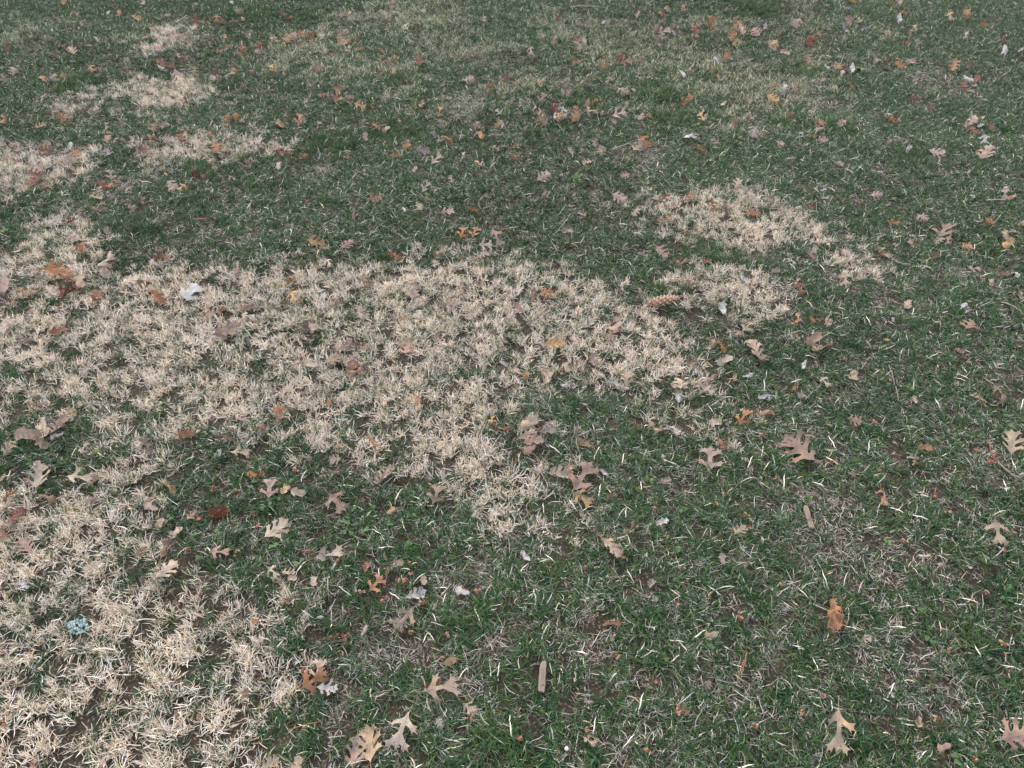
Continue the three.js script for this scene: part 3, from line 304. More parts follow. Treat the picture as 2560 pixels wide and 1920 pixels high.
const footprints = [], LEAFLIST = [];
{
  const rnd = rng(2024), made = [], m4 = new THREE.Matrix4(), used = {};
  const m3 = new THREE.Vector3();
  for (const tileKey in LEAVES) {
    const [ox, oy, rows] = LEAVES[tileKey], sc = 'NOP'.includes(tileKey) ? 640 / 1269 : 640 / 2212;
    for (const row of rows.split(';')) {
      const f = row.trim().split(/\s+/); if (f.length < 4) continue;
      const px = ox + f[0] * sc, py = oy + f[1] * sc;
      const [code, col] = f[3], size = f[2] * sc * (col === 'W' ? 0.95 : 1) * 0.9, pick = rnd(), a0 = rnd(), t0 = rnd(), roll = (rnd() - 0.5), w0 = 0.68 + rnd() * 0.3, wide = f[6] !== undefined ? +f[6] : w0, tex = Math.floor(rnd() * 8);
      const ang = (f[4] !== undefined && f[4] !== '-') ? +f[4] : Math.round(a0 * 360);
      const far = smooth(900, 150, py);
      let tilt = f[5] !== undefined ? +f[5] : (code === 'c' || code === 'k' ? t0 * 22 + far * 12 : t0 * 26 + far * 22);
      const dir = pixelDir(px, py), el = Math.asin(-dir.y);
      const foot = toGround(px, py, 0.025), straw = strawAt(foot.x, foot.z);
      const rest = groundY(foot.x, foot.z) + (straw ? 0.027 : 0.013) + (code === 'k' ? 0.006 : 0);
      const away = V3(dir.x, 0, dir.z).normalize(), right = V3(-away.z, 0, away.x);
      const t = tilt * R, v = away.clone().multiplyScalar(Math.cos(t)).addScaledVector(V3(0, 1, 0), Math.sin(t)), n = new THREE.Vector3().crossVectors(right, v).normalize();
      const fs = Math.sin(el + t), ca = Math.cos(ang * R), sa = Math.sin(ang * R) / Math.max(0.3, fs), nm = Math.hypot(ca, sa);
      const dist = (CAM_H - 0.03) / -dir.y, imgLen = Math.hypot(ca, sa * fs) / nm;
      const len = clamp(size / FPX * dist * (dir.dot(pixelDir(1280, 960))) / imgLen, 0.018, 0.165);
      const Y = right.clone().multiplyScalar(ca / nm).addScaledVector(v, sa / nm).normalize();
      n.applyAxisAngle(Y, roll * 0.6); const X = new THREE.Vector3().crossVectors(Y, n).normalize();
      const list = SHAPES[code], vr = list[Math.floor(pick * list.length)];
      m4.makeBasis(X.clone().multiplyScalar(len * wide), Y.clone().multiplyScalar(len), n.clone().multiplyScalar(len));
      let lo = 1e9; const P = vr.blade.attributes.position; for (let i = 0; i < P.count; i++) { m3.fromBufferAttribute(P, i).applyMatrix4(m4); lo = Math.min(lo, m3.y); }
      const yc = Math.min(rest - lo, rest + len * 0.5 * Math.sin(t) + 0.03), at = toGround(px, py, yc);
      const mat = leafMats[col][tex], name = KIND[code];
      let o;
      if (size > 34 && vr.midrib) {
        o = new THREE.Group();
        const b = new THREE.Mesh(vr.blade, mat), rb = new THREE.Mesh(vr.midrib, ribMats[col]), st = new THREE.Mesh(vr.stalk, ribMats[col]);
        b.name = 'blade'; rb.name = 'midrib'; st.name = 'stalk'; o.add(b, rb, st);
      } else o = new THREE.Mesh(vr.all, mat);
      o.name = numbered(name);
      o.quaternion.setFromRotationMatrix(new THREE.Matrix4().makeBasis(X, Y, n)); o.scale.set(len * wide, len, len); o.position.copy(at);
      scene.add(shadows(o));
      footprints.push([at.x, at.z, len * 0.34, straw]);
      made.push({ o, at, code, col, len, straw, own: OWN[`${tileKey}${f[0]} ${f[1]}`], name });
    }
  }
  // a label says colour, shape and ground, then the landmark or the leaf it lies beside
  for (const a of made) {
    let label = a.own;
    if (!label) {
      const sz = a.len < 0.045 ? 'small ' : a.len > 0.095 ? 'large ' : '';
      let near = '', best = null, bd = 0.16;
      for (const [g, w, r] of LANDMARK) if (!near && Math.hypot(g.x - a.at.x, g.z - a.at.z) < r) near = ` near ${w}`;
      for (const b of made) if (b !== a) { const d = a.at.distanceTo(b.at); if (d < bd) { bd = d; best = b; } }
      const by = best ? ` beside ${best.col === 'O' ? 'an' : 'a'} ${COL[best.col][1]} ${SHAPE_WORDS[best.code].split(' ')[0] === 'leaf' ? 'scrap' : SHAPE_WORDS[best.code]}` : ', no other leaf close by';
      const words = `${sz}${COL[a.col][1]} ${SHAPE_WORDS[a.code]}`, ground = a.straw ? PATCH[a.straw] : 'on green grass', full = `${words} ${ground}${by}`, alt = near ? `${words}${near}${by}` : full;
      label = alt.split(/\s+/).length <= 16 ? alt : near ? `${words} ${near.trim()}` : `${words} ${ground}`;
    }
    tag(a.o, label, a.code === 'k' || a.code === 'o' ? 'leaf scrap' : 'leaf', GROUP[a.name]);
  }
  LEAFLIST.push(...made);
  console.log('leaves', made.length, JSON.stringify(taken));
}

// ------------------------------------------------------------------ small things on the lawn
const std = (r, g, b, rough = 0.85, extra = {}) => new THREE.MeshStandardMaterial({ color: lin(r, g, b), roughness: rough, side: THREE.DoubleSide, ...extra });
const tpx = (tile, x, y) => { const [ox, oy] = LEAVES[tile], sc = 'NOP'.includes(tile) ? 640 / 1269 : 640 / 2212; return [ox + x * sc, oy + y * sc]; };
const spot = (tile, x, y, h = 0.02) => { const [px, py] = tpx(tile, x, y), g = toGround(px, py, h); g.y = groundY(g.x, g.z) + h; return g; };
function put(name, geo, mat, parent, pos) { const m = new THREE.Mesh(geo, mat); m.name = parent === scene ? numbered(name) : name; if (pos) m.position.copy(pos); parent.add(m); return shadows(m); }
function noisy(g, amp, f, seed) { const p = g.attributes.position; for (let i = 0; i < p.count; i++) { const v = V3(p.getX(i), p.getY(i), p.getZ(i)), n = v.clone().normalize(), k = (fbm(v.x * f + 50, v.y * f + v.z * f * 0.7 + 50, seed, 3) - 0.5) * amp; p.setXYZ(i, v.x + n.x * k, v.y + n.y * k, v.z + n.z * k); } g.computeVertexNormals(); return g; }

{ // pine cone: a core and overlapping scales with pale tips
  const a = spot('G', 1165, 985, 0.028), b = spot('G', 1440, 945, 0.028), len = a.distanceTo(b), r = 0.0165;
  const cone = new THREE.Group(); cone.name = 'pine_cone';
  tag(cone, 'long brown pine cone lying at the tip of the straw patch', 'pine cone');
  cone.position.copy(a.clone().add(b).multiplyScalar(0.5)); cone.position.y += 0.004;
  const d = b.clone().sub(a).normalize(); cone.quaternion.setFromUnitVectors(V3(0, 1, 0), d);
  const prof = []; for (let i = 0; i <= 14; i++) { const t = i / 14; prof.push(new THREE.Vector2(Math.max(0.0005, r * 0.55 * Math.sin(Math.PI * Math.pow(t * 0.94 + 0.03, 0.7))), (t - 0.5) * len)); }
  put('core', new THREE.LatheGeometry(prof, 12), std(.10, .055, .035), cone);
  const sg = new THREE.SphereGeometry(1, 8, 6); { const p = sg.attributes.position; for (let i = 0; i < p.count; i++) { const y = p.getY(i); p.setXYZ(i, p.getX(i) * (0.75 + 0.25 * y) , y, p.getZ(i) * 0.28 + 0.16 * y * y); } sg.computeVertexNormals(); }
  const tg = new THREE.SphereGeometry(1, 7, 5), rr = rng(77);
  const mats = [std(.36, .21, .14, .7), std(.44, .27, .19, .7), std(.27, .155, .10, .7)], tip = std(.62, .50, .42, .7);
  const rows = 13, ph = 2.39996; let k = 0;
  for (let i = 0; i < 64; i++) {
    const t = (i + 0.5) / 64, ang = i * ph, rad = r * Math.sin(Math.PI * Math.pow(t * 0.9 + 0.06, 0.72)), s = 0.0098 * (0.55 + 0.55 * Math.sin(Math.PI * (t * 0.85 + 0.1)));
    const m = new THREE.Mesh(sg, mats[Math.floor(rr() * 3)]); m.name = 'scale';
    const out = V3(Math.cos(ang), 0, Math.sin(ang)), dirn = out.clone().multiplyScalar(0.62).add(V3(0, 0.78, 0)).normalize(), side = new THREE.Vector3().crossVectors(dirn, out).normalize(), nn = new THREE.Vector3().crossVectors(side, dirn);
    m.quaternion.setFromRotationMatrix(new THREE.Matrix4().makeBasis(side, dirn, nn)); m.scale.setScalar(s);
    m.position.set(out.x * rad * 0.72, (t - 0.5) * len * 0.97, out.z * rad * 0.72);
    const e = new THREE.Mesh(tg, tip); e.name = 'scale_tip'; e.scale.set(0.34, 0.26, 0.22); e.position.set(0, 0.86, 0.16); m.add(e);
    cone.add(m);
  }
  scene.add(shadows(cone)); footprints.push([cone.position.x, cone.position.z, 0.05, 0]);
}
{ // lichen: a crumpled pale blue-green crust
  const c = spot('M', 680, 435, 0.036), rr = rng(9), geos = [];
  for (let i = 0; i < 64; i++) { const a = rr() * 6.28, q = Math.sqrt(rr()) * 0.019; const o = plain(rng(400 + i), 0.9, 0.5).map(([x, y]) => [x * 0.9, y]); const g = sheet(o, bender(rr, { ...B0, k1: (rr() - 0.3) * 3, k2: (rr() - 0.4) * 4, wave: 0.7, tip: 0.8, twist: 1 }), 0.3); const s = 0.005 + rr() * 0.005; g.scale(s, s, s); g.rotateX(-Math.PI / 2 + (rr() - 0.5) * 1.3); g.rotateY(a); g.translate(Math.cos(a) * q * 1.25 + 0.006 * Math.sin(a * 3), rr() * 0.006, Math.sin(a) * q * 1.1); geos.push(g); }
  const m = put('lichen', mergeGeometries(geos), std(.33, .43, .43, .95), scene, c);
  tag(m, 'crumpled piece of pale blue-green lichen lying in the straw grass', 'lichen'); footprints.push([c.x, c.z, 0.026, 2]);
}
function stick(name, label, cat, pts, r0, r1, mat, seed, group) {
  const P = pts.map(([t, x, y, h]) => spot(t, x, y, h ?? 0.022)), c = new THREE.CatmullRomCurve3(P), n = Math.max(6, pts.length * 5), rr = rng(seed);
  const base = P[0].clone(), q = c.getPoints(n).map(p => p.clone().sub(base).add(V3((rr() - 0.5) * r0 * 0.7, (rr() - 0.5) * r0 * 0.5, (rr() - 0.5) * r0 * 0.7)));
  const m = put(name, tube(q, r0, r1, 7), mat, scene, base); if (label) tag(m, label, cat, group); return m;
}
const grain = (() => { const d = new Uint8Array(64 * 64 * 4); for (let y = 0; y < 64; y++) for (let x = 0; x < 64; x++) { const n = 0.55 + 0.45 * fbm(x * 0.45, y * 0.03 + 3, 71, 3) + 0.22 * (fbm(x * 1.3, y * 0.12, 72, 2) - 0.5) + (hash(x, y, 5) - 0.5) * 0.1, k = (y * 64 + x) * 4; d[k] = clamp(255 * n, 0, 255); d[k + 1] = clamp(248 * n, 0, 255); d[k + 2] = clamp(238 * n, 0, 255); d[k + 3] = 255; } const t = new THREE.DataTexture(d, 64, 64); t.colorSpace = THREE.SRGBColorSpace; t.magFilter = THREE.LinearFilter; t.wrapS = t.wrapT = THREE.RepeatWrapping; t.repeat.set(70, 14); t.needsUpdate = true; return t; })();
const chipWood = std(.46, .39, .33, .95, { map: grain, bumpMap: grain, bumpScale: 0.0012 });
const wood = std(.26, .205, .165, .9), paleWood = std(.40, .335, .27, .9), barkGrey = std(.25, .21, .19, .9), needleM = std(.36, .13, .06, .7), strawM = std(.55, .47, .36, .8);
function chip(name, label, tile, a, b, w, seed) { // split piece of weathered wood
  const A = spot(tile, ...a, 0.016), B = spot(tile, ...b, 0.018), L = A.distanceTo(B), rr = rng(seed), sh = new THREE.Shape(), n = 8;
  for (let i = 0; i <= n; i++) { const t = i / n; sh[i ? 'lineTo' : 'moveTo'](-w / 2 * (0.9 + rr() * 0.25) + (i === n ? w * 0.3 : 0), t * L); }
  sh.lineTo(0.1 * w, L * 1.03); for (let i = n; i >= 0; i--) sh.lineTo(w / 2 * (0.85 + rr() * 0.3), i / n * L - (i === 0 ? L * 0.02 : 0));
  const g = new THREE.ExtrudeGeometry(sh, { depth: w * 0.42, bevelEnabled: true, bevelSize: w * 0.12, bevelThickness: w * 0.12, bevelSegments: 2 });
  const o = new THREE.Group(); o.name = numbered(name); tag(o, label, 'wood chip'); o.position.copy(A);
  const d = B.clone().sub(A).normalize(), x = new THREE.Vector3().crossVectors(d, V3(0, 1, 0)).normalize(), u = new THREE.Vector3().crossVectors(x, d); o.quaternion.setFromRotationMatrix(new THREE.Matrix4().makeBasis(x, d, u));
  put('wood', g, chipWood, o);
  for (let k = 0; k < 3; k++) { const t0 = 0.1 + rr() * 0.2, xx = (k - 1) * w * 0.28; put('fibre', tube([0, 1, 2, 3, 4].map(i => V3(xx + (rr() - 0.5) * w * 0.08, (t0 + i * 0.17) * L, w * 0.55)), w * 0.06, w * 0.03, 4), wood, o); }
  scene.add(shadows(o)); return o;
}
chip('wood_chip', 'upright grey chip of weathered wood on matted thatch', 'L', [380, 1235], [325, 1050], 0.011, 5);
chip('wood_chip', 'split pale stick with a chewed end on thin green grass', 'O', [145, 572], [156, 432], 0.012, 8);
stick('stick', 'short pale bleached stick on dark green grass above the white scraps', 'stick', [['H', 1880, 88], ['H', 1960, 84], ['H', 2042, 86]], .0028, .0022, paleWood, 1);
stick('stick', 'dull brown stick beside the green pine sprig', 'stick', [['H', 1065, 610], ['H', 1120, 640], ['H', 1200, 662]], .004, .003, barkGrey, 2);
stick('stick', 'reddish brown stick lying on green grass above the white-backed leaf', 'stick', [['E', 1680, 235], ['E', 1780, 222]], .004, .003, std(.26, .12, .08), 3);
stick('stick', 'thin tan straw stalk lying on green grass near pale scraps', 'stick', [['H', 2010, 960], ['H', 2100, 985], ['H', 2185, 1030]], .0014, .001, strawM, 4);
stick('stick', 'short tan splinter on matted thatch near the horned pale leaf', 'stick', [['L', 1315, 1480], ['L', 1405, 1468]], .004, .0034, paleWood, 6);
stick('stick', 'white bleached stalk lying in straw right of the lichen', 'stick', [['M', 800, 632, .035], ['M', 900, 622, .036], ['M', 988, 636, .035]], .0019, .0015, std(.66, .62, .55), 12);
stick('stick', 'white bleached stalk bent over a green gap in the lichen straw', 'stick', [['M', 1165, 368, .035], ['M', 1235, 352, .038], ['M', 1330, 356, .035]], .0014, .001, std(.66, .62, .55), 13);
stick('stick', 'thin brown twig standing on green grass near the far wispy weed', 'stick', [['L', 1110, 10], ['L', 1125, 70, .03], ['L', 1135, 135]], .0018, .0012, barkGrey, 14);
stick('stick', 'thin curved brown twig beside a red blossom on dark green grass', 'stick', [['H', 1045, 1495], ['H', 1080, 1570, .03], ['H', 1100, 1655]], .0016, .0012, barkGrey, 15);
stick('stick', 'pale stub of twig on thin grass below the orange curl', 'stick', [['P', 620, 294], ['P', 710, 296]], .0016, .0013, barkGrey, 16);
stick('stick', 'slender brown stalk half hidden in the big straw patch', 'stick', [['E', 715, 1530, .034], ['E', 830, 1490, .036], ['E', 940, 1430, .036]], .0022, .0014, std(.36, .28, .21), 17);
stick('stick', 'far pale twig arching over the palest grass', 'stick', [['C', 500, 60, .03], ['C', 600, 42, .05], ['C', 760, 52, .03]], .0026, .002, paleWood, 18);
stick('stick', 'far tan stalk slanting on dark grass', 'stick', [['A', 1520, 188, .03], ['A', 1612, 130, .04]], .003, .002, paleWood, 19);
stick('stick', 'tan stick slanting on green grass by an orange upright leaf', 'stick', [['C', 850, 1305, .025], ['C', 1010, 1250, .03]], .002, .0016, paleWood, 20);
{ // pine needles, fallen singly
  const N = [['E', 1690, 1075, 1850, 1045], ['E', 1720, 1065, 1900, 1035], ['G', 1360, 625, 1480, 575], ['J', 395, 1450, 520, 1460], ['N', 160, 770, 315, 725], ['O', 1163, 380, 1135, 520], ['O', 1150, 420, 1120, 505], ['L', 1460, 880, 1445, 960], ['L', 2165, 640, 2110, 760], ['P', 395, 230, 380, 270], ['L', 730, 780, 850, 740], ['I', 1560, 470, 1710, 430]];
  N.forEach(([t, x0, y0, x1, y1], i) => { const s = stick('pine_needle', 'thin reddish brown pine needle lying on the grass', 'pine needle', [[t, x0, y0, .03], [t, (x0 + x1) / 2, (y0 + y1) / 2 - 6, .033], [t, x1, y1, .03]], .0011, .0006, needleM, 60 + i, 'fallen pine needles'); });
}
{ // forked twig with red buds
  const o = new THREE.Group(); o.name = 'forked_twig'; tag(o, 'forked grey twig with red buds on green grass', 'twig');
  const base = spot('L', 2185, 812, 0.022); o.position.copy(base);
  const run = (pts, a, b, name, m) => put(name, tube(new THREE.CatmullRomCurve3(pts.map(([x, y, h]) => spot('L', x, y, h ?? .022).sub(base))).getPoints(14), a, b, 6), m, o);
  run([[2185, 812], [2120, 790, .024], [2060, 740, .026], [1985, 670, .026]], .0032, .0024, 'stem', barkGrey);
  run([[1985, 670, .026], [1940, 610, .03], [1922, 540, .034], [1922, 475, .03]], .0020, .0012, 'branch', std(.22, .10, .07));
  run([[1985, 670, .026], [1955, 668, .028], [1915, 660, .026]], .0018, .0012, 'branch', std(.22, .10, .07));
  const bud = new THREE.SphereGeometry(1, 7, 6), bm = [std(.20, .03, .028, .6), std(.28, .08, .045, .6)];
  [[1945, 605], [1955, 615], [1935, 590], [1920, 665], [1928, 655], [1912, 670], [1940, 672], [1965, 605], [1922, 480]].forEach(([x, y], i) => { const b = put('bud', bud, bm[i % 2], o, spot('L', x, y, .03).sub(base)); b.scale.set(.0035, .003, .0045); });
  scene.add(shadows(o));
}
{ // tuft of red-brown pine needles
  const c = spot('I', 1890, 1150, 0.008), rr = rng(31), geos = [];
  for (let i = 0; i < 90; i++) { const a = (rr() - 0.5) * 2.6 + Math.PI * 0.5, q = rr() * 0.012, L = 0.02 + rr() * 0.022, p0 = V3(Math.cos(a) * q + (rr() - .5) * .02, 0, -Math.sin(a) * q + (rr() - .5) * .012), d = V3(Math.cos(a) * 0.9 + (rr() - .5) * 0.8, 0.5 + rr() * 0.8, -Math.sin(a) * 0.5 + (rr() - .5)).normalize(); geos.push(tube([0, .5, 1].map(t => p0.clone().addScaledVector(d, L * t).add(V3(0, -0.006 * t * t, 0))), .0014, .0007, 4)); }
  const m = put('needle_tuft', mergeGeometries(geos), std(.20, .065, .028, .75), scene, c); m.scale.set(.8, .9, .8); tag(m, 'bristly tuft of red-brown needles standing on green grass', 'needle tuft');
}
{ // green pine sprig
  const o = new THREE.Group(); o.name = 'pine_sprig'; tag(o, 'green pine sprig with long needles lying on grass below the smallest straw island', 'pine sprig');
  const base = spot('H', 995, 847, 0.03); o.position.copy(base); const rr = rng(55);
  put('stem', tube([V3(0, 0, 0), spot('H', 930, 825, .034).sub(base), spot('H', 880, 812, .036).sub(base)], .0024, .0016, 6), std(.32, .17, .09), o);
  const mats = [std(.035, .085, .04, .6), std(.05, .11, .045, .6), std(.03, .075, .05, .6)];
  for (let i = 0; i < 46; i++) { const t = rr(), s = spot('H', 960 - 80 * t, 835 - 24 * t, .034).sub(base), e = spot('H', 720 + rr() * 180, 770 + rr() * 100, .02 + rr() * .04).sub(base), mid = s.clone().lerp(e, .5).add(V3(0, .008, 0)); put('needle', tube([s, mid, e], .0008, .0005, 4), mats[i % 3], o); }
  scene.add(shadows(o));
}
{ // fallen maple blossoms
  const forms = []; for (let v = 0; v < 5; v++) { const rr = rng(800 + v), geos = [], cols = [[.15, .04, .03], [.21, .075, .04], [.34, .21, .12], [.12, .035, .035], [.38, .28, .19]]; const n = 9 + Math.floor(rr() * 7); for (let i = 0; i < n; i++) { const g = noisy(new THREE.IcosahedronGeometry(1, 1), 0.5, 1.3, 9 + i); const c = cols[Math.floor(rr() * 5)], k = g.attributes.position.count, a = new Float32Array(k * 3); for (let j = 0; j < k; j++) a.set(c, j * 3); g.setAttribute('color', new THREE.BufferAttribute(a, 3)); const s = .0022 + rr() * .0022; g.scale(s * (0.6 + rr()), s * 0.8, s * (0.8 + rr() * 0.8)); g.rotateY(rr() * 6); g.translate((rr() - .5) * .022, .002 + rr() * .006, (rr() - .5) * .014); geos.push(g); } forms.push(mergeGeometries(geos)); }
  const bm = new THREE.MeshStandardMaterial({ vertexColors: true, roughness: 0.8 }), rr = rng(66);
  const at = { G: [410, 1465, 550, 1480, 1190, 1500, 910, 625, 470, 465, 525, 480], H: [1470, 1130, 2005, 645, 1700, 850, 1060, 1625, 660, 1445, 420, 1475, 1710, 1495, 1760, 530, 1855, 1090, 200, 1150, 640, 100, 2170, 1340], J: [915, 1300, 345, 755, 720, 780, 20, 1225, 1325, 1545, 710, 1550, 1340, 1645, 560, 805], K: [1755, 1070, 2020, 1155, 625, 1605, 1460, 1630, 1230, 1110, 1840, 960, 1500, 950, 1405, 45, 2150, 455, 1330, 1355, 2050, 1260], L: [560, 660, 630, 735, 970, 745, 1440, 965, 2140, 1270, 2050, 1420, 1560, 1090, 520, 1625, 205, 210, 1340, 620, 1805, 570, 1190, 1350, 920, 325, 80, 800, 1270, 685], I: [2050, 930, 1725, 1170, 2060, 1450, 1620, 1440], M: [1920, 335, 1720, 175, 280, 1620], N: [150, 132, 525, 87, 735, 35, 820, 145, 710, 245, 770, 290, 925, 415, 830, 535, 850, 565, 1060, 710, 1100, 75, 240, 475, 705, 30], O: [370, 770, 520, 410, 715, 535, 660, 875, 820, 685, 1205, 745, 35, 810, 1125, 220, 820, 160, 840, 60], P: [350, 835, 165, 680, 275, 595, 70, 45, 460, 50, 1170, 335, 1025, 905, 835, 705, 1085, 80], F: [430, 245, 475, 260, 1100, 180, 980, 515, 630, 155], E: [1450, 380, 1755, 395, 1900, 345] };
  for (const t in at) for (let i = 0; i < at[t].length; i += 2) { const m = put('maple_blossom', forms[Math.floor(rr() * 5)], bm, scene, spot(t, at[t][i], at[t][i + 1], .014)); m.rotation.y = rr() * 6.28; m.scale.setScalar(0.55 + rr() * 0.35);
    let best = null, bd = 0.2; for (const l of LEAFLIST) { const d = l.at.distanceTo(m.position); if (d < bd) { bd = d; best = l; } }
    tag(m, `tiny dried red blossom cluster ${strawAt(m.position.x, m.position.z) ? 'caught in straw grass' : 'on green grass'}${best ? ` beside ${best.col === 'O' ? 'an' : 'a'} ${COL[best.col][1]} ${SHAPE_WORDS[best.code]}` : ', no leaf close by'}`, 'blossom', 'fallen maple blossoms'); }
}
{ // white pebble and bright seedlings
  const p = put('pebble', noisy(new THREE.IcosahedronGeometry(.0045, 3), .0015, 200, 3), std(.78, .78, .74, .6), scene, spot('O', 270, 858, .014)); tag(p, 'small round white pebble on thin grass', 'pebble');
  const rr = rng(12), leafG = () => sheet(plain(rng(7), 0.62, 0.1), bender(rng(8), { ...B0, k1: 1.2, k2: -1.2 }), 0.25), lg = leafG(), sm = [std(.10, .17, .035, .6), std(.06, .13, .03, .6)];
  const seeds = [['I', 840, 635, .016, 'seedling with bright yellow-green leaves by the crinkled leaf heap'], ['J', 1330, 1435, .012, 'bright yellow-green seedling on grass near the pale star leaf with a thin stalk'], ['L', 345, 1005, .014, 'bright green seedling at the top of the upright grey wood chip'], ['L', 1215, 65, .016, 'bright green weed beside an orange needle on dark grass'], ['L', 1020, 1400, .014, 'small bright weed on matted thatch'], ['C', 560, 1590, .03, 'yellow-green mossy weed on green grass above the straw patch'], ['K', 1165, 910, .016, 'small green weed on bare soil right of the golden yellow leaf'], ['D', 780, 630, .035, 'mossy green weed beside the row of white scraps'], ['E', 70, 385, .02, 'small yellow-green weed at the edge of the straw patch\'s upper arm'], ['K', 1085, 985, .01, 'small round-leaved weed near the large reddish leaf']];
  for (const [t, x, y, s, label] of seeds) { const o = new THREE.Group(); o.name = numbered('seedling'); o.position.copy(spot(t, x, y, .004)); tag(o, label, 'seedling'); put('stem', tube([V3(0, -.004, 0), V3(.001, .008, 0), V3(0, .02, 0)], .001, .0008, 5), sm[1], o); const n = 5; for (let i = 0; i < n; i++) { const l = put('leaf', lg, sm[i % 2], o, V3(0, .018 - i * .0016, 0)); l.rotation.set(-1.1 + rr() * .5, 0, 0); l.rotation.order = 'YXZ'; l.rotation.y = i * 2.4 + rr(); l.scale.setScalar(s * (.8 + rr() * .5)); l.translateY(s * .5); } scene.add(shadows(o)); }
}

// ------------------------------------------------------------------ grass: every blade a tapered, bent strip
function Blades() { return { p: [], c: [], i: [] }; }
function blade(B, rnd, x, z, len, w, az, lean, curve, col, y0 = 0, segs = 3, kink = 0) {
  let px = x, py = y0, pz = z, th = lean; const base = B.p.length / 3, roll = (rnd() - 0.5) * 2.2, st = len / segs;
  let a = az;
  for (let s = 0; s <= segs; s++) {
    const t = s / segs, hw = w * 0.5 * (s === 0 ? 0.8 : s === segs ? 0.06 : 1 - 0.35 * t * t);
    const dx = Math.sin(th) * Math.cos(a), dy = Math.cos(th), dz = Math.sin(th) * Math.sin(a);
    let sx = -Math.sin(a), sy = 0, sz = Math.cos(a); // sideways, rolled about the blade
    const cr = Math.cos(roll), sr = Math.sin(roll), nx = dy * sz - dz * sy, ny = dz * sx - dx * sz, nz = dx * sy - dy * sx;
    sx = sx * cr + nx * sr; sy = sy * cr + ny * sr; sz = sz * cr + nz * sr;
    B.p.push(px - sx * hw, Math.max(py - sy * hw, -0.004), pz - sz * hw, px + sx * hw, Math.max(py + sy * hw, -0.004), pz + sz * hw);
    B.c.push(...col, ...col);
    if (s < segs) { const k = base + s * 2; B.i.push(k, k + 1, k + 2, k + 1, k + 3, k + 2); }
    px += dx * st; py = Math.max(py + dy * st, 0.0015); pz += dz * st; th += curve / segs + (rnd() - 0.5) * kink; a += (rnd() - 0.5) * (0.5 + kink);
  }
}
function finish(B) { const g = new THREE.BufferGeometry(); g.setAttribute('position', new THREE.Float32BufferAttribute(B.p, 3)); g.setAttribute('color', new THREE.Float32BufferAttribute(B.c, 3)); g.setIndex(B.i); g.computeVertexNormals(); return g; }
const vary = (rnd, c, a = 0.25) => { const k = 1 + (rnd() - 0.5) * 2 * a; return c.map((v, i) => v * k * (1 + (rnd() - 0.5) * 0.1)); };
const pick = (rnd, list) => list[Math.floor(rnd() * list.length)];
const STRAW = [[.78, .71, .60], [.82, .78, .71], [.74, .62, .45], [.80, .78, .75], [.60, .51, .42], [.78, .70, .59]], DULL = [[.20, .16, .125], [.30, .255, .215], [.12, .095, .075]];
const GREEN = [[.034, .092, .026], [.046, .114, .028], [.024, .074, .034], [.038, .100, .036], [.074, .128, .028]], WHITE = [[.68, .63, .57], [.64, .59, .53], [.72, .70, .68], [.52, .44, .36], [.34, .28, .23]];
const TUFTS = { straw: [], green: [], thatch: [], lush: [], clover: [], pale: [] };
const disc = (rnd, r) => { const a = rnd() * 6.283, q = Math.sqrt(rnd()) * r; return [Math.cos(a) * q, Math.sin(a) * q]; };
